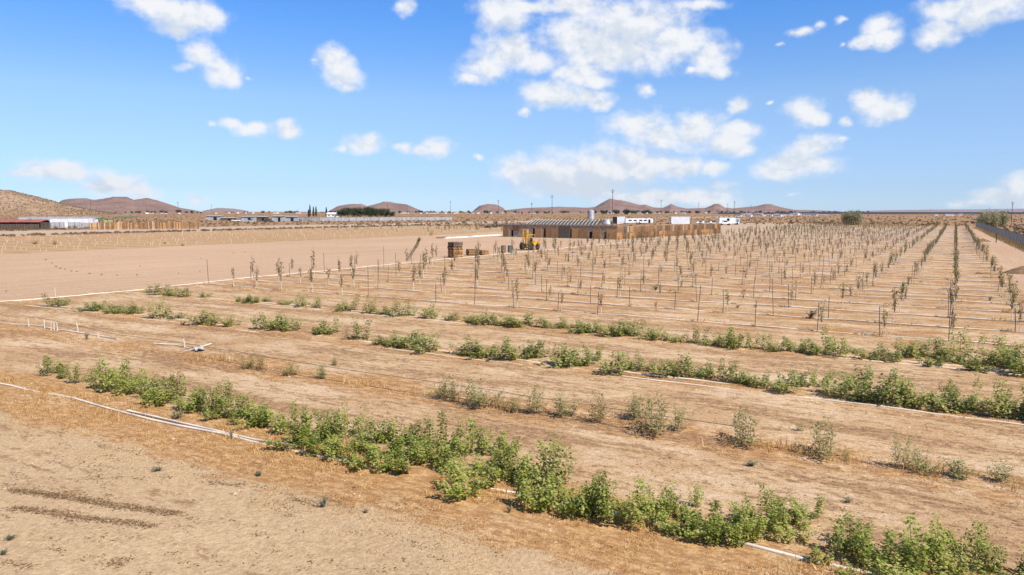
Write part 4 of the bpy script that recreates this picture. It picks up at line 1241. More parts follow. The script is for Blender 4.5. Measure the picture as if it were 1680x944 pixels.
def wheel(parent, c, rad, wid, axis_y=True):
    b = MB(); R = Matrix.Rotation(PI / 2, 3, 'X')
    b.lathe([(rad * .62, -wid / 2), (rad * .92, -wid / 2), (rad, -wid * .32), (rad, wid * .32), (rad * .92, wid / 2), (rad * .62, wid / 2)], 20, M=R)
    w = thing('wheel', None, None, c); w.parent = parent
    b.build('tyre', M['tyre'], w, True)
    b = MB(); b.lathe([(rad * .2, -wid * .30), (rad * .6, -wid * .46), (rad * .63, -wid * .2), (rad * .63, wid * .2), (rad * .6, wid * .46), (rad * .2, wid * .30)], 16, M=R)
    b.build('rim', M['rim'], w, True)


def forklift():
    """Yellow rough-terrain forklift; x forward (towards the forks)."""
    p = G(867, 411) + Vector((0, 1.0, 0))
    r = thing('forklift', "yellow rough terrain forklift with tall mast parked on the lot by the pallet enclosure", 'forklift', p, math.radians(238)); r.scale = (.86, .86, .86)
    b = MB(); b.prism([(-.2, .55), (1.6, .55), (1.9, .75), (1.95, 1.25), (1.2, 1.3), (1.1, 1.0), (.2, .95), (-.2, .9)], -.55, .55, M=Matrix.Rotation(PI / 2, 3, 'Z')); b.build('body', M['yellow'], r)
    b = MB(); b.box((-2.0, 0, .95), (.5, 1.5, .7)); b.build('counterweight', M['yellow'], r)
    b = MB()
    for y in (-.42, .42): b.box((.85, y, 1.75), (.14, .12, 2.9)); b.box((.98, y * .8, 1.7), (.10, .09, 2.7))
    for z in (.6, 1.7, 2.6, 3.12): b.box((.85, 0, z), (.1, .74, .12))
    b.tube([(.82, .0, .6), (.82, .0, 2.6)], .06, 8); b.build('mast', M['yellow'], r)
    b = MB(); b.box((1.12, 0, .42), (.08, 1.3, .1)); b.box((1.12, 0, .85), (.08, 1.3, .1))
    for y in (-.6, -.2, .2, .6): b.box((1.14, y, .95), (.05, .05, 1.1))
    b.build('carriage', M['steel_dark'], r)
    for y in (-.35, .35):
        b = MB(); b.box((1.80, y, .14), (1.25, .12, .05)); b.box((1.19, y, .45), (.05, .12, .65)); b.build('fork', M['steel_dark'], r)
    b = MB()
    for x, y in ((.45, -.5), (.45, .5), (-1.0, -.5), (-1.0, .5)): b.tube([(x, y, .95), (x * .93, y, 2.25)], .035, 6)
    b.box((-.28, 0, 2.28), (1.6, 1.1, .05)); b.build('canopy', M['yellow'], r)
    b = MB(); b.box((-.55, 0, 1.22), (.5, .5, .15)); b.box((-.8, 0, 1.5), (.14, .5, .55)); b.build('seat', M['tyre'], r)
    b = MB(); b.tube([(.3, 0, 1.0), (.02, 0, 1.5)], .03, 6); b.lathe([(.15, 0), (.19, .0), (.19, .03), (.15, .03)], 14, c=(0, 0, 1.5)); b.build('steering_wheel', M['steel_dark'], r)
    for x, y, rad, w in ((.45, -.78, .58, .42), (.45, .78, .58, .42), (-1.55, -.72, .45, .32), (-1.55, .72, .45, .32)): wheel(r, (x, y, rad), rad, w)


forklift()
# white sheeted piles and lumber before the enclosure
for (x0, y0), (x1, y1), wd, hh, lab in (((728, 391.5), (772, 389.5), .9, .34, "long white plastic covered pile on the lot, nearer the pallet stacks"), ((768, 389.5), (826, 386), 1.1, .38, "long white plastic covered pile ending at the pallet enclosure")):
    A, B = G(x0, y0), G(x1, y1); d = (B - A).normalized(); s = Vector((-d.y, d.x, 0)); b = MB(); nl, nw = 26, 7
    for i in range(nl):
        for j in range(nw):
            t, q = i / (nl - 1), j / (nw - 1) - .5
            p = A.lerp(B, t) + s * q * wd
            h = hh * (1 - (2 * q) ** 2) * (.55 + .5 * abs(mnoise.noise(Vector((t * 9, q * 3, hh * 7))))) * min(1, 8 * t + .05, 8 * (1 - t) + .05)
            b.addv([(p.x, p.y, h - .02)])
    for i in range(nl - 1):
        for j in range(nw - 1): b.face(i * nw + j, i * nw + j + 1, (i + 1) * nw + j + 1, (i + 1) * nw + j)
    tag(b.build('sheeted_pile', M['plastic']), lab, 'pile')
b = MB(); A, B = G(716, 391.5), G(731, 391); b.beam(A + Vector((0, 0, .1)), B + Vector((0, 0, .1)), .2, .15); b.beam(A + Vector((.2, .4, .22)), B + Vector((0, .3, .22)), .18, .1)
tag(b.build('timber', M['pallet_old']), "dark timbers lying at the left end of the white piles", 'timber')
bush(WILLOW, 'twiggy_shrub', "dry leaning bush at the lot's far edge, left of the timbers", 'shrub', None, 708, 387, 9, 10, rb)
for i, (x, y, w) in enumerate(((800, 374, 4), (812, 373.5, 4), (822, 372, 6))):
    p = G(x, y); rd = random.Random(i); b = MB()
    for k in range(30): b.tube([p + Vector((rd.gauss(0, .8), rd.gauss(0, .4), rd.uniform(0, .3))), p + Vector((rd.gauss(0, 1.0), rd.gauss(0, .5), rd.uniform(.1, 1.1)))], .05, 4)
    b.box(p + Vector((0, 0, .3)), (1.6, .8, .6), rz=i)
    tag(b.build('scrap_heap', M['steel_dark']), ["low dark scrap heap left of the pallet enclosure", "middle dark scrap heap left of the pallet enclosure", "dark scrap heap leaning on the pallet enclosure"][i], 'scrap heap')


# ------------------------------------------------------------------ pallet enclosure
def enclosure():
    A, B, C = G(825, 388.6), G(1012, 393.0), G(1182, 383.2)
    r = thing('pallet_enclosure', "long enclosure of stacked orange and grey pallets with small dark doorways", 'enclosure', (0, 0, 0))
    d = (B - A).normalized(); L = (B - A).length; nrm = Vector((d.y, -d.x, 0)); rz = math.atan2(d.y, d.x)
    # front wall backing with openings left out, then the pallets in front of it
    mods = [('p', 60, 160), ('g', 162, 194), ('d', 195, 225), ('u', 232, 340), ('g', 342, 498), ('g', 500, 544), ('d', 545, 572), ('p', 580, 690), ('g', 692, 719), ('d', 720, 748), ('p', 752, 826), ('p', 830, 946), ('b', 948, 1119), ('d', 1120, 1142), ('p', 1145, 1244), ('p', 1250, 1385), ('g', 1387, 1399), ('d', 1400, 1441), ('p', 1446, 1562), ('g', 1564, 1604), ('d', 1605, 1642), ('p', 1646, 1790)]
    z0, z1 = 60.0, 1790.0
    H = 2.35
    wall = MB(); dk = []
    for t, a, b_ in mods:
        s0, s1 = (a - z0) / (z1 - z0) * L, (b_ - z0) / (z1 - z0) * L
        mid = A + d * (s0 + s1) / 2
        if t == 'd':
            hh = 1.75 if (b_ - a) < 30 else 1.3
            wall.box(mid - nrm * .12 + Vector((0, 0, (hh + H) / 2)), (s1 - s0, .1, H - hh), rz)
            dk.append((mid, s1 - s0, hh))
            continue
        wall.box(mid - nrm * .12 + Vector((0, 0, H / 2)), (s1 - s0 + .04, .1, H), rz)
        if t in 'pub':
            hh = {'p': 1.85, 'u': 1.0, 'b': 2.3}[t]; zb = {'p': .05, 'u': 1.2, 'b': .03}[t]
            pm = MB(); n = 9 if t == 'p' else 6; w = s1 - s0 - .06
            if t == 'b':
                for k in range(int(w / .16)): pm.box((-w / 2 + .08 + .16 * k, -.03, hh / 2 + zb), (.10, .03, hh * (.82 + .18 * ((k * 7) % 5) / 5)))
            else:
                for k in range(n): pm.box((0, -.05, zb + (k + .5) * hh / n), (w, .025, hh / n * .58))
            for sx in (-1, 0, 1): pm.box((sx * (w / 2 - .05), 0, zb + hh / 2), (.06, .07, hh))
            o = pm.build('pallet', M['pallet_new' if t == 'p' else ('pallet_brown' if t == 'u' else 'pallet_old')], r, loc=mid, rz=rz)
    # right wall: two tiers of upright pallets
    d2 = (C - B).normalized(); L2 = (C - B).length; n2 = Vector((d2.y, -d2.x, 0)); rz2 = math.atan2(d2.y, d2.x)
    wall.box(B + d2 * L2 / 2 - n2 * .15 + Vector((0, 0, 1.15)), (L2, .08, 2.3), rz2)
    wall.build('wall', M['grey_board'], r)
    protos = {}
    rd = random.Random(12)
    for k_, mk in enumerate(('pallet_new', 'pallet_brown', 'pallet_old', 'pallet_brown')):
        pm = MB()
        if k_ % 2 == 0:
            for k in range(7): pm.box((-.52 + .173 * k, -.05, .56), (.10, .025, 1.12))
            for z in (.08, .56, 1.05): pm.box((0, 0, z), (1.12, .07, .08))
        else:
            for k in range(7): pm.box((0, -.05, .08 + .16 * k), (1.12, .025, .09))
            for sx in (-.5, 0, .5): pm.box((sx, 0, .56), (.07, .07, 1.12))
        protos[k_] = pm.mesh('pallet', M[mk])
    n = 40
    for tier in range(2):
        for k in range(n):
            if tier == 1 and rd.random() < .06: continue
            c = B + d2 * ((k + .5) * L2 / n) + Vector((0, 0, .02 + tier * 1.14 + rd.uniform(-.02, .06)))
            kind = rd.choice([0, 1, 3, 1, 3, 0]) if tier == 0 else rd.choice([1, 3, 1, 3, 2, 0])
            place('pallet', protos[kind], r, c + n2 * rd.uniform(-.03, .05), rz2 + rd.gauss(0, .03), (L2 / n / 1.13, 1, rd.uniform(.94, 1.04)))
    # capping boards and the flat roof strip behind the front wall
    b = MB(); b.box((A + B) / 2 - nrm * .1 + Vector((0, 0, H + .1)), (L + .2, .34, .16), rz); b.build('capping', M['grey_board'], r)
    b = MB(); b.box((A + B) / 2 - nrm * 2.6 + Vector((0, 0, H - .06)), (L - .4, 4.6, .08), rz)
    for k in range(26): b.box(A + d * (L * (k + .5) / 26) - nrm * 2.6 + Vector((0, 0, H + .0)), (.55, 4.6, .05), rz)
    b.build('roof', M['grey_board'], r)
    # near-black panels that put the doorways' inner shade into colour
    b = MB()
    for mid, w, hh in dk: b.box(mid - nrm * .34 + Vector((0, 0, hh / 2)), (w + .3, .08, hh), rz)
    b.build('dark_backing', M['dark'], r)
    # sloping white rafters over the left part
    b = MB(); M_ = Matrix.Rotation(rz, 3, 'Z') @ Matrix.Rotation(math.radians(7.9), 3, 'X')
    b.box(A + d * 9.4 - nrm * 6.9 + Vector((0, 0, 2.62)), (16.0, 7.0, .06), M=M_); b.build('shade_sheet', M['steel_dark'], r)  # dark sheet added so the gaps between rafters look shaded
    for k in range(21):
        a = A + d * (3.4 + k * .78) - nrm * 3.2
        bm = MB(); bm.beam(a + Vector((0, 0, 2.45)), a - nrm * 6.5 - d * 2.6 + Vector((0, 0, 3.4)), .09, .14); bm.build('rafter', M['lumber'], r)
    b = MB(); b.beam(A + d * 6.5 - nrm * 9.8 + Vector((0, 0, 3.36)), A + d * 17.5 - nrm * 9.8 + Vector((0, 0, 3.3)), .2, .22); b.build('ridge_beam', M['grey_board'], r)
    b = MB()
    for k in range(6): q = A + d * (2 + 3 * k) - nrm * 9.7; b.beam(q, q + Vector((0, 0, 3.3)), .15, .15)
    b.build('post', M['grey_board'], r)


enclosure()


# ------------------------------------------------------------------ yard behind the enclosure
def container(name, label, cat, px0, px1, dist, h, m='white_metal', rz=0.0, shade_end=False, dep=2.4):
    w = (px1 - px0) / FOC * dist
    r = thing(name, label, cat, AT((px0 + px1) / 2, dist), rz)
    b = MB(); b.box((0, dep / 2, h / 2 + .1), (w, dep, h)); n = max(6, int(w / .35))
    for k in range(n): b.box((-w / 2 + (k + .5) * w / n, -.02, h / 2 + .1), (w / n * .45, .05, h * .9))
    b.build('body', M[m], r)
    b = MB(); b.box((0, dep / 2, h + .13), (w + .06, dep + .06, .07)); b.build('roof', M[m], r)
    b = MB()
    for sx in (-1, 1): b.box((sx * (w / 2 - .05), -.04, h / 2 + .1), (.12, .09, h + .06))
    b.box((0, -.03, .08), (w, .08, .14)); b.build('frame', M['white_paint'], r)
    if shade_end:
        b = MB(); b.box((-w / 2 - .75, dep * .5, h / 2 + .1), (1.4, dep, h * .98)); b.build('shade_end_box', M['dark'], r)  # solid near-black box stands in for shade on the left end
    return r


def stacked_tank():
    r = thing('water_tank', "tall silver ribbed tank rising behind the pallet enclosure", 'tank', AT(969, 168))
    b = MB(); prof = []
    for k in range(12): z = .0 + k * .43; prof += [(.62, z), (.66, z + .05), (.66, z + .32), (.62, z + .38)]
    b.lathe(prof, 20); b.build('body', M['galv'], r, True)
    b = MB(); b.lathe([(.68, 5.12), (.5, 5.25), (.15, 5.34)], 20); b.build('lid', M['galv'], r)
    b = MB(); b.tube([(-.75, -.1, 0), (-.75, -.1, 5.1)], .06, 6)
    for k in range(10): b.tube([(-.75, -.1, .4 + .48 * k), (-.6, 0, .4 + .48 * k)], .025, 5)
    b.build('shade_edge_pole', M['steel_dark'], r)  # dark pole and rungs added for the tank's shaded left edge


stacked_tank()
r = thing('water_tank', "squat silver tank behind the enclosure, below the tall tank's right", 'tank', AT(995, 240))
b = MB(); b.lathe([(1.1, 0), (1.1, .9), (1.14, .95), (1.1, 1.0), (1.1, 2.2)], 20); b.build('body', M['galv'], r, True)
b = MB(); b.lathe([(1.12, 2.2), (.6, 2.5), (.2, 2.55)], 20); b.build('lid', M['galv'], r)
container('container', "white container with its shaded end made a dark box, left of the trailers", 'container', 1011, 1024, 300, 2.7, shade_end=True)
container('container', "plain white container standing alone in the middle of the yard", 'container', 1099, 1129, 300, 2.7)


def trailer():
    d = 296
    r = thing('trailer', "long low white camping trailer with dark windows beside the dark-ended container", 'trailer', AT(1047, d)); w = 45 / FOC * d
    b = MB(); b.prism([(0, .5), (0, 1.9), (.3, 2.1), (2.2, 2.1), (2.4, 1.9), (2.4, .5)], -w / 2, w / 2); b.build('body', M['white_paint'], r)
    for k, x in enumerate((-3.6, -1.6, .6, 2.4)):
        b = MB(); b.box((x, -.02, 1.45), (1.2, .05, .5)); b.build('window', M['glass'], r)
    b = MB(); b.box((4.0, -.03, 1.2), (.8, .06, 1.35)); b.build('door', M['dark'], r)
    for x in (-1.0, 0): wheel(r, (x, .1, .36), .36, .24)


def pickup():
    d = 270
    r = thing('pickup_truck', "white pickup truck parked in front of the box truck at the yard's right end", 'truck', AT(1186, d), 0)
    b = MB(); b.prism([(-2.3, .55), (2.2, .55), (2.3, .85), (2.2, 1.05), (1.0, 1.12), (-2.3, 1.12)], -.9, .9, M=Matrix.Rotation(-PI / 2, 3, 'Z')); b.build('body', M['white_paint'], r)
    b = MB(); b.prism([(-.7, 1.1), (1.0, 1.1), (.5, 1.75), (-.55, 1.78)], -.82, .82, M=Matrix.Rotation(-PI / 2, 3, 'Z')); b.build('cab', M['white_paint'], r)
    b = MB(); b.prism([(-.55, 1.15), (.8, 1.15), (.42, 1.66), (-.48, 1.68)], -.84, .84, M=Matrix.Rotation(-PI / 2, 3, 'Z')); b.build('window', M['glass'], r)
    for x in (-1.45, 1.4):
        for y in (-.78, .78): wheel(r, (x, y, .38), .38, .25)
    for y in (-.6, .6):
        b = MB(); b.box((2.27, y, .92), (.06, .3, .14)); b.build('headlight', M['rim'], r)


def box_truck():
    d = 281
    r = thing('box_truck', "white box truck with blue-grey cab window behind the pickup", 'truck', AT(1193, d)); w = 33 / FOC * d
    b = MB(); b.box((-.6, 1.2, 1.55), (w - 1.6, 2.3, 2.1)); b.build('box_body', M['white_metal'], r)
    b = MB(); b.prism([(0, .45), (0, 2.3), (2.2, 2.3), (2.2, .45)], w / 2 - 1.35, w / 2 + .1); b.build('cab', M['white_paint'], r)
    b = MB(); b.box((w / 2 - .6, -.02, 1.55), (1.0, .06, 1.1)); b.build('window', M['blue'], r)
    b = MB(); b.box((-.3, -.01, 1.9), (.9, .08, .9)); b.build('door', M['dark'], r)
    for x in (-2.4, w / 2 - .7): wheel(r, (x, .1, .42), .42, .28); wheel(r, (x, 2.2, .42), .42, .28)


trailer(); pickup(); box_truck()
for i, (x, dd, lab) in enumerate(((1146, 282, "low pale flat trailer in the yard between container and trucks"), (1163, 280, "flat trailer loaded with dark boxes beside the trucks"))):
    r = thing('flatbed_trailer', lab, 'trailer', AT(x, dd)); b = MB(); b.box((0, 0, .7), (3.4, 1.8, .18)); b.build('deck', M['white_paint'], r)
    for k in range(3): b = MB(); b.box((-1 + k, 0, 1.0 + .05 * k), (.7, 1.2, .45)); b.build('load', M['steel_dark' if (k + i) % 2 else 'white_paint'], r)
    for y in (-.9, .9): wheel(r, (0, y, .33), .33, .22)


# ------------------------------------------------------------------ fences
def fence(name, label, pts, h, sp, m, post_m='steel_dark', gap=.08, rail=True):
    r = thing(name, label, 'fence', (0, 0, 0))
    pan = MB(); rl = MB(); posts = 0
    for a, b_ in zip(pts[:-1], pts[1:]):
        d = b_ - a; n = max(1, int(round(d.length / sp)))
        for k in range(n):
            p, q = a.lerp(b_, k / n), a.lerp(b_, (k + 1) / n)
            nv = int((q - p).length / .3)
            for j in range(nv):
                c = p.lerp(q, (j + .5) / nv); rz = math.atan2(d.y, d.x)
                pan.box(c + Vector((0, 0, h / 2 + .03)), ((q - p).length / nv * (1 - gap), .03, h * .96), rz)
            if posts < 95:
                pb = MB(); pb.tube([p + Vector((0, 0, -.1)), p + Vector((0, 0, h + .12))], .05, 6); pb.build('post', M[post_m], r); posts += 1
        rl.beam(a + Vector((0, 0, h + .02)), b_ + Vector((0, 0, h + .02)), .06, .06)
    pan.build('slat_panel', M[m], r); rl.build('top_rail', M[post_m], r)
    return r


fence('slatted_fence', "grey chain-link fence with slats along the right-hand lane", [G(1601, 373.5), G(1615, 377.5), G(1635, 387), G(1656, 395.5), G(1700, 413.5), W(9.2, 88)], 1.6, 3.2, 'slat_dull', gap=.42)
fence('slatted_fence', "long pale blue-grey slatted fence in the middle distance before the green trees", [G(452, 363.0), G(525, 363.2), G(640, 362.4), G(742, 361.6)], 1.9, 6.0, 'slat_fence', gap=.2)
# post tree by the right fence
p = G(1634, 398); b = MB(); b.tube([(0, 0, -.1), (.05, 0, .7), (-.02, .03, 1.5)], [.1, .09, .07], 7); r = thing('dead_stump', "brown dead trunk standing by the right-hand slatted fence", 'stump', p); b.build('trunk', M['bark'], r)
b = MB(); rd = random.Random(2)
for k in range(40): b.val = rd.random(); b.leaf(Vector((0, 0, 1.35)) + Vector((rd.gauss(0, .12), rd.gauss(0, .12), rd.gauss(0, .12))), Vector((rd.uniform(-1, 1), rd.uniform(-1, 1), rd.uniform(-.3, 1))), Vector((0, 0, 1)), .3, .05)
b.build('twigs', M['sapleaf'], r)


# dirt mounds in the lane
def mound(px0, px1, py, h, label, seed):
    c = G((px0 + px1) / 2, py); rx = (px1 - px0) / 2 / FOC * dist_of(py); b = MB(); nr, na = 10, 30
    for i in range(nr + 1):
        for k in range(na):
            t = i / nr; a = 2 * PI * k / na
            x, y = math.cos(a) * t * rx, math.sin(a) * t * rx * .8
            z = h * (1 - t) ** .8 * (1 + .0) + .12 * h * mnoise.noise(Vector((x * 2.5, y * 2.5, seed))) * (1 - t * .5) - .05 * t
            b.addv([(x, y, max(-.06, z))])
    for i in range(nr):
        for k in range(na): b.face(i * na + k, i * na + (k + 1) % na, (i + 1) * na + (k + 1) % na, (i + 1) * na + k)
    tag(b.build('dirt_mound', M['soil'], loc=(c.x, c.y, 0)), label, 'dirt mound')


mound(1599, 1626, 396.5, .55, "dark dirt mound on the lane, farther one beside the stump", 1.0)
mound(1645, 1710, 449, .62, "dark dirt mound on the lane, nearer one beside the leafier saplings", 2.0)


# ------------------------------------------------------------------ trees
def crown_meshes(seed, H, Wd, m, n=900, ls=.5, trunk=.25, flat=1.0, nblob=9):
    """A tree H tall and Wd wide: limbs to leaf clumps spread through the crown."""
    rd = random.Random(seed); tr, lf = MB(), MB()
    tr.tube([(0, 0, -.2), (rd.uniform(-.1, .1), 0, H * trunk), (rd.uniform(-.2, .2), .1, H * .55)], [H * .028, H * .022, H * .012], 7)
    blobs = []
    for k in range(nblob):
        a = rd.uniform(0, 2 * PI); q = Wd / 2 * math.sqrt(rd.random()) * .72
        z = H * (trunk + (1 - trunk) * rd.uniform(.18, .82)) * flat
        z -= H * .18 * (q / (Wd / 2)) ** 2
        c = Vector((math.cos(a) * q, math.sin(a) * q, z)); blobs.append((c, Wd * rd.uniform(.14, .24), rd.uniform(-.2, .2)))
        tr.tube([(0, 0, H * trunk * .9), c * .55 + Vector((0, 0, H * .12)), c], [H * .012, H * .008, H * .003], 5, False)
    for k in range(n):
        c, rad, tone = rd.choice(blobs)
        d = Vector((rd.gauss(0, 1), rd.gauss(0, 1), rd.gauss(0, .8))).normalized() * rad * (rd.random() ** .4) * 1.25
        p = c + d
        if p.z < .15: p.z = rd.uniform(.15, .5)
        lf.val = min(1, max(0, .5 + tone + rd.gauss(0, .18)))
        L = ls * rd.uniform(.6, 1.3)
        lf.leaf(p, Vector((rd.uniform(-1, 1), rd.uniform(-1, 1), rd.uniform(-.7, .7))), Vector((rd.uniform(-1, 1), rd.uniform(-1, 1), 1)), L, L * .38, .2, .3)
    return tr.mesh('trunk', M['bark']), lf.mesh('crown', m)


def tree(name, label, cat, loc, protos, rz=0.0, s=(1, 1, 1), group=None):
    r = thing(name, label, cat, loc, rz, group); r.scale = s
    place('trunk', protos[0], r); place('crown', protos[1], r)
    return r


SHRUB = [crown_meshes(600 + i, 5.2, 8.0, M['saltbush'], 3600, .42, .06, .95, 22) for i in range(2)]
tree('large_shrub', "large rounded grey-green shrub beyond the orchard's far edge", 'shrub', AT(1393, 276), SHRUB[0], .4, (1.0, 1.0, 1.0))
tree('large_shrub', "large grey-green shrub at the end of the lane, left of its twin", 'shrub', AT(1612, 236), SHRUB[1], 1.2, (.85, .85, .98))
tree('large_shrub', "large grey-green shrub behind the slatted fence, right of its twin", 'shrub', AT(1629, 240), SHRUB[0], 2.9, (.8, .8, .95))
# green grove, cypresses and house in the middle distance
GROVE = [crown_meshes(620 + i, 9, 10, M['tree_green'], 1500, .9, .15, 1, 14) for i in range(3)]
for i, (x, s) in enumerate(((563, .85), (573, .95), (582, .9), (592, 1.0), (602, 1.02), (611, .95), (619, .82), (628, .88), (637, .8), (645, .6))):
    tree('leafy_tree', f"dense green tree, {ordinal(i + 1)} from the left in the grove behind the long pale fence", 'tree', AT(x, 640 + 14 * (i % 3)), GROVE[i % 3], i * 1.3, (s, s, s), "trees of the green grove")


tree('young_tree', "thin upright brown tree at the lot's far edge by the timbers", 'tree', G(719, 390), (SAP_THIN[1][0], SAP_THIN[1][2]), .7, (1.6, 1.6, 1.75))


def cypress_meshes(seed):
    rd = random.Random(seed); tr, lf = MB(), MB(); tr.tube([(0, 0, -.1), (0, 0, 8)], [.16, .03], 6)
    for k in range(700):
        t = rd.random() ** .8; rad = .95 * (1 - t) ** .6 * min(1, t * 6 + .3); a = rd.uniform(0, 2 * PI); q = rad * math.sqrt(rd.random())
        lf.val = rd.random(); lf.leaf(Vector((math.cos(a) * q, math.sin(a) * q, .4 + 8.6 * t)), Vector((math.cos(a) * .4, math.sin(a) * .4, 1)), Vector((math.cos(a), math.sin(a), 0)), rd.uniform(.4, .8), .14)
    return tr.mesh('trunk', M['bark']), lf.mesh('crown', M['cypress'])


CYP = [cypress_meshes(640), cypress_meshes(641)]
for i, (x, s, lab) in enumerate(((509.5, .7, "short narrow cypress at the left of the row of cypresses"), (512, 1.15, "tallest narrow cypress of the row left of the grove"), (517.5, .98, "narrow cypress in the middle of the row left of the grove"), (521.8, 1.0, "narrow cypress at the right of the close row"), (538.5, .92, "lone narrow cypress between the cypress row and the house"))):
    tree('cypress', lab, 'tree', AT(x, 660), CYP[i % 2], i, (1.15, 1.15, s))


def house_mesh(seed, w, d, h):
    b = MB(); b.box((0, 0, h / 2), (w, d, h)); b.cur = 1
    rh = h * .45
    b.prism([(-d / 2 - .4, h + .01), (d / 2 + .4, h + .01), (0, h + rh)], -w / 2 - .4, w / 2 + .4)
    b.cur = 2; n = max(2, int(w / 3.5))
    for k in range(n): b.box((-w / 2 + (k + .5) * w / n, -d / 2 - .02, h * .55), (1.1, .08, 1.1))
    return b.mesh('house', [M['house_wall'], M['house_roof'], M['glass']])


r = thing('house', "white house with pale gabled roof at the left edge of the green grove", 'house', AT(551, 655))
b = MB(); b.box((0, 0, 1.3), (11, 8, 2.6)); b.build('wall', M['white_paint'], r)
b = MB(); b.prism([(-4.4, 2.6), (4.4, 2.6), (0, 4.0)], -6, 6); b.build('roof', M['house_wall'], r)
for x in (-3.5, 0, 3.4): b = MB(); b.box((x, -4.03, 1.4), (1.1, .08, 1.1)); b.build('window', M['glass'], r)
b = MB(); b.box((1.8, -4.03, 1.05), (1.0, .08, 2.05)); b.build('door', M['dark'], r)

# far settlement on the horizon
FT = [crown_meshes(660 + i, 7, [7, 9, 5, 8][i], M['tree_green'], 260, 1.3, .2, 1, 9) for i in range(4)]
HS = [house_mesh(i, [9, 12, 7, 15][i], [7, 8, 6, 9][i], [2.6, 2.8, 2.4, 3.2][i]) for i in range(4)]
rf = random.Random(55)
bands = [(225, 340, 16, 1500, 1900, 1.0), (430, 505, 14, 1700, 2300, .8), (520, 560, 6, 1700, 2200, .8), (650, 800, 26, 1600, 2300, .9), (800, 960, 26, 1500, 2200, .8), (965, 1070, 26, 1100, 1700, 1.0), (1070, 1160, 18, 1500, 2200, .8), (1160, 1300, 30, 1400, 2200, .85), (1300, 1420, 14, 2200, 3000, .9), (1500, 1680, 8, 2400, 3000, .8), (150, 225, 5, 1500, 1900, .7), (360, 430, 6, 1900, 2500, .7)]
for x0, x1, n, d0, d1, s in bands:
    for k in range(n):
        d = rf.uniform(d0, d1); x = rf.uniform(x0, x1); q = s * rf.uniform(.6, 1.25); t = FT[rf.randint(0, 3)]
        tree('distant_tree', "small dark tree in the far settlement on the horizon", 'tree', AT(x, d), t, rf.uniform(0, 6), (q * 1.2, q * 1.2, q), "distant trees on the horizon")
hb = [(190, 300, 8, 1400, 1700), (340, 520, 9, 1600, 2000), (640, 860, 22, 1500, 1900), (860, 1060, 9, 1400, 1800), (1060, 1200, 10, 1400, 1900), (1200, 1380, 26, 700, 1050), (1520, 1680, 9, 800, 1000)]
for x0, x1, n, d0, d1 in hb:
    for k in range(n):
        dd = rf.uniform(d0, d1); q = .42 + .4 * min(1, max(0, (dd - 700) / 700))
        o = place('distant_house', HS[rf.randint(0, 3)], None, AT(rf.uniform(x0, x1), dd), rf.uniform(-.9, -.1), (q * rf.uniform(.7, 1.2), q, q * rf.uniform(.9, 1.2)))
        tag(o, "tiny pale house in the far settlement on the horizon", 'house', "distant houses on the horizon")

# solar field
sm = MB(); sm.box((0, 0, 2.0), (60, .12, 2.6), M=Matrix.Rotation(math.radians(-28), 3, 'X'))
for k in range(10): sm.tube([(-27 + 6 * k, .1, -.1), (-27 + 6 * k, .1, 1.9)], .09, 5)
SOL = sm.mesh('solar_panel_row', M['solar'])
for j in range(11):
    d = 1150 + 75 * j
    for k in range(24):
        x = -300 + 62 * k + 330 + j * 14 + d * .22
        px = CX + FOC * x / d
        if 1205 + j * 12 < px < 1790: tag(place('solar_panel_row', SOL, None, (x, d, 0)), "long dark blue solar panel row low on the right horizon", 'solar panel', "solar panel rows on the horizon")


# ------------------------------------------------------------------ utility poles
def pole_meshes(H):
    b = MB(); b.tube([(0, 0, -.3), (0, 0, H)], [H * .016, H * .011], 7); po = b.mesh('pole', M['pole_wood'])
    b = MB(); b.box((0, 0, H * .93), (H * .2, H * .012, H * .014)); b.box((0, 0, H * .86), (H * .15, H * .012, H * .012)); ca = b.mesh('crossarm', M['pole_wood'])
    b = MB()
    for x in (-.09, -.05, .05, .09): b.lathe([(H * .004, 0), (H * .006, H * .008), (H * .003, H * .016)], 6, c=(x * H, 0, H * .937))
    return po, ca, b.mesh('insulator', M['rim'])


POLE = pole_meshes(10.0)
for x, ytop, ybase, lab in ((740, 330, 352.5, "utility pole above the pale fence's right end"), (818, 328, 352.5, "utility pole rising in front of the small round hill"), (872, 332, 362, "utility pole standing just behind the pallet enclosure's rafters"), (905, 320, 353, "tall utility pole right of the enclosure's rafters"),
                            (1003, 311, 352.5, "tallest utility pole, before the largest far hill"), (1082, 328, 352.2, "utility pole left of the small peaked hill"), (1143, 333, 352, "thin utility pole between two peaked hills"), (1190, 334, 352, "thin utility pole beside the taller pole near the box truck"), (1201, 330, 358, "tall utility pole behind the box truck"),
                            (1228, 336, 352, "short thin utility pole right of the box truck"), (1652, 331, 371, "utility pole right of the large shrubs beyond the fence"), (1615, 340, 352, "thin far utility pole behind the shrubs at the lane's end"), (1645, 342, 352, "thin far utility pole left of the near right pole"), (298, 331, 352.5, "utility pole right of the brown hills"), (352, 336, 352, "short utility pole in the gap right of the brown hills"),
                            (156, 328, 352, "utility pole before the brown hills"), (1519, 341, 352, "tiny utility pole over the solar field"), (670, 336, 352, "thin utility pole right of the grove"), (638, 336, 352, "thin utility pole over the grove"), (790, 338, 352, "short utility pole left of the small round hill")):
    d = dist_of(ybase); H = (ybase - ytop) / (ybase - HOR) * HCAM; s = H / 10.0
    th = max(1.0, d / 800.0) / max(1, s * .55)
    r = thing('utility_pole', lab, 'utility pole', AT(x, d), .3); r.scale = (s * .8, s * .8, s)
    for nme, me in zip(('pole', 'crossarm', 'insulator'), POLE): place(nme, me, r)


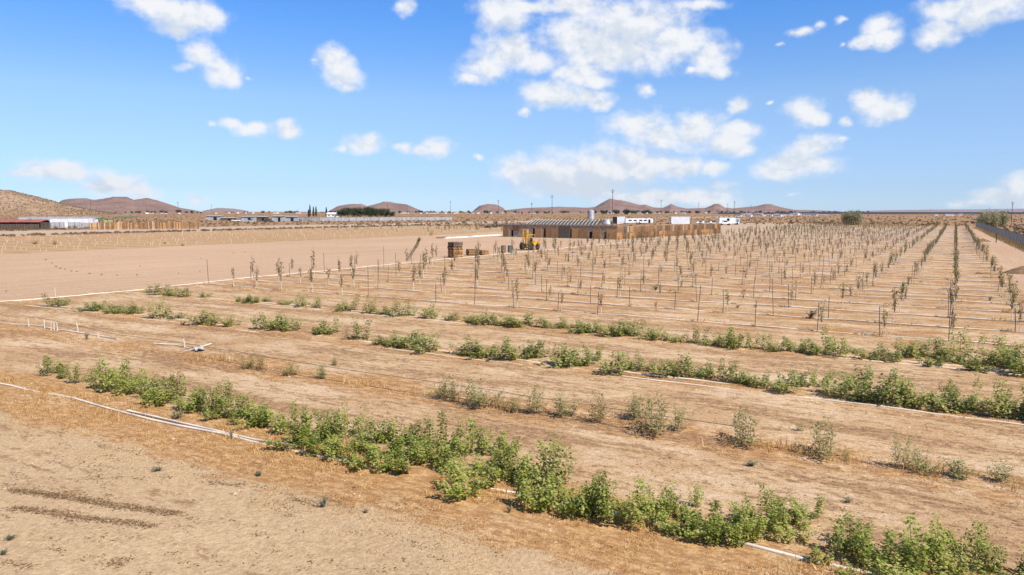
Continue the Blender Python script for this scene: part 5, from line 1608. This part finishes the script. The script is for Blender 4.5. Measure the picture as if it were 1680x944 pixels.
# ------------------------------------------------------------------ sheds and yard on the left
def left_yard():
    d = 206.0
    pxm = lambda px, dd=d: (px - CX) / FOC * dd
    # long white shed
    w = (150 - 38) / FOC * 232
    r = thing('long_shed', "long white flat-roofed metal shed behind the wooden fence", 'shed', AT(94, 232), math.radians(0))
    b = MB(); b.box((0, 3, 1.55), (w, 6, 3.1)); n = 50
    for k in range(n): b.box((-w / 2 + (k + .5) * w / n, -.02, 1.55), (.12, .06, 3.0))
    b.build('wall', M['white_metal'], r)
    b = MB(); b.box((0, 3, 3.16), (w + .3, 6.4, .1)); b.build('roof', M['white_metal'], r)
    b = MB(); b.box((-w / 2 + 3.6, -.03, 2.45), (.6, .1, .55)); b.build('window', M['dark'], r)
    # red roofed open shed
    w = 88 / FOC * d
    r = thing('open_shed', "red-roofed open shed with dark posts and pens at the picture's left edge", 'shed', AT(28, d))
    b = MB(); b.prism([(-.4, 2.0), (5, 2.75), (5, 2.85), (-.4, 2.1)], -w / 2, w / 2); b.build('roof', M['red_roof'], r)
    b = MB(); b.box((0, 4.8, 1.25), (w - .4, .1, 2.5)); b.build('dark_backing', M['dark'], r)
    for k in range(8): b = MB(); b.tube([(-w / 2 + .2 + k * (w - .4) / 7, 0, -.1), (-w / 2 + .2 + k * (w - .4) / 7, 0, 2.02)], .07, 6); b.build('post', M['steel_dark'], r)
    b = MB()
    for k in range(5): b.box((0, -.08, .25 + .3 * k), (w - .3, .05, .07))
    for k in range(34): b.box((-w / 2 + .3 + k * (w - .6) / 33, -.05, .8), (.05, .04, 1.5))
    b.build('pen_rail', M['grey_board'], r)
    # grey pallet pens in front of the white shed
    for i, (x0, x1, h, lab) in enumerate(((73, 112, 2.0, "grey pallet pen in front of the white shed, next to the red roof"), (118, 138, 2.0, "grey pallet pen in front of the white shed, middle one"), (139, 153, 1.9, "grey pallet pen at the white shed's right end"))):
        w = (x1 - x0) / FOC * d; b = MB()
        for k in range(6): b.box((0, 0, .18 + k * h / 6), (w, .05, h / 6 * .55))
        for k in range(max(3, int(w / 1.0))): b.box((-w / 2 + .1 + k * (w - .2) / max(1, int(w / 1.0) - 1), .06, h / 2), (.1, .08, h + .05))
        tag(b.build('pallet_pen', M['pallet_old'], loc=AT((x0 + x1) / 2, d)), lab, 'pen')
    # pale wooden fence of upright boards
    r = thing('board_fence', "tall orange fence of uneven upright boards along the dirt road", 'fence', (0, 0, 0))
    A, B = AT(153, d), G(327, 376.0); n = 80; rd = random.Random(8)
    for k in range(n):
        p = A.lerp(B, (k + .5) / n); q = (B - A).length / n; rz = math.atan2((B - A).y, (B - A).x); b = MB(); h = 1.9 + rd.uniform(-.12, .35)
        b.box(p + Vector((0, rd.uniform(-.04, .04), h / 2)), (q * rd.uniform(.6, .92), .05, h), rz); b.build('board', M[rd.choice(['pallet_new', 'pallet_brown', 'pallet_brown', 'lumber' if k % 5 == 0 else 'pallet_new'])], r)
    b = MB(); b.beam(A + Vector((0, .08, .5)), B + Vector((0, .08, .5)), .06, .1); b.beam(A + Vector((0, .08, 1.5)), B + Vector((0, .08, 1.5)), .06, .1); b.build('rail', M['pallet_brown'], r)
    # green shade roofs and a small yellow shed behind the fence
    for x0, x1, dd, h, lab in ((163, 178, 232, 3.05, "small dark green shade roof behind the board fence, left one"), (194, 226, 240, 3.4, "long thin green shade roof behind the board fence")):
        w = (x1 - x0) / FOC * dd; r = thing('shade_roof', lab, 'shade roof', AT((x0 + x1) / 2, dd)); b = MB(); b.prism([(-1.5, h - .5), (2, h - .1), (2, h), (-1.5, h - .4)], -w / 2, w / 2); b.build('canopy', M['green_roof'], r)
        for sx in (-1, 1):
            for y in (-1.2, 1.7): b = MB(); b.tube([(sx * (w / 2 - .15), y, -.1), (sx * (w / 2 - .15), y, h - .35)], .06, 6); b.build('post', M['steel_dark'], r)
    r = thing('small_shed', "small pale yellow-green shed between the two green shade roofs", 'shed', AT(184, 236)); b = MB(); b.box((0, 0, 1.3), (1.6, 2, 2.6)); b.build('wall', mat('pale_green_paint', (.42, .43, .22), .7, .2, 1), r); b = MB(); b.box((0, 0, 2.66), (1.9, 2.3, .1)); b.build('roof', M['grey_board'], r)
    # grey buildings and parked junk by the middle fence
    for x0, x1, yb, h, dark_base, lab in ((342, 366, 361.5, 2.3, False, "low blue-grey shed at the left of the junk yard"), (366, 388, 362, 1.3, True, "low dark lean-to between the grey shed and the wrecks"), (400, 420, 364, 2.4, False, "grey trailer among the junk before the fence"), (424, 441, 363.5, 2.2, True, "brown-grey hut in the junk yard"), (450, 468, 364, 2.6, False, "silver-grey container at the fence's left end"), (469, 490, 363.6, 2.3, False, "pale blue-grey container joined to the long fence")):
        dd = dist_of(yb); w = (x1 - x0) / FOC * dd; r = thing('grey_hut', lab, 'hut', AT((x0 + x1) / 2, dd)); b = MB(); b.box((0, 2, h / 2), (w, 4, h)); b.build('wall', M['pallet_old' if dark_base else 'slat_fence'], r)
        b = MB(); b.prism([(-.4, h + .02), (4.4, h + .3), (4.4, h + .4), (-.4, h + .12)], -w / 2 - .3, w / 2 + .3); b.build('roof', M['tarp'], r)
        b = MB(); b.box((w * .15, -.03, h * .42), (w * .22, .08, h * .8)); b.build('door', M['dark'], r)
    for i, (x, yb, lab) in enumerate(((392, 364, "white wrecked car at the left of the junk yard"), (416, 365, "pale wrecked car in front of the grey trailer"), (444, 365, "dark wrecked car before the silver container"))):
        dd = dist_of(yb); r = thing('parked_car', lab, 'car', AT(x, dd), i * .4)
        b = MB(); b.prism([(-2.1, .35), (2.1, .35), (2.15, .75), (1.0, .9), (-2.0, .92)], -.85, .85, M=Matrix.Rotation(-PI / 2, 3, 'Z')); b.build('body', M['white_paint' if i == 0 else ('tarp' if i == 1 else 'steel_dark')], r)
        b = MB(); b.prism([(-1.3, .9), (.9, .9), (.35, 1.4), (-.95, 1.42)], -.75, .75, M=Matrix.Rotation(-PI / 2, 3, 'Z')); b.build('window', M['glass'], r)
        for sx in (-1.3, 1.3):
            for y in (-.75, .75): wheel(r, (sx, y, .32), .32, .2)
    tree('young_tree', "lone thin tree with a pale trunk before the junk yard", 'tree', G(494, 384), (SAP_FULL[3][0], SAP_FULL[3][2]), 0, (1.9, 1.9, 1.7))


left_yard()


# ------------------------------------------------------------------ air
def haze():
    m = bpy.data.materials.new('haze'); m.use_nodes = True; nt = m.node_tree; nt.nodes.clear(); K = Nt(nt)
    v = K.node('ShaderNodeVolumePrincipled'); v.inputs['Density'].default_value = HAZE; v.inputs['Color'].default_value = (.62, .78, 1.0, 1); v.inputs['Anisotropy'].default_value = .2
    o = K.node('ShaderNodeOutputMaterial'); nt.links.new(v.outputs[0], o.inputs['Volume'])
    b = MB(); b.box((0, 3900, 148), (14000, 8600, 304))
    tag(b.build('haze', m), kind='stuff')


HAZE = 2.2e-5
haze()
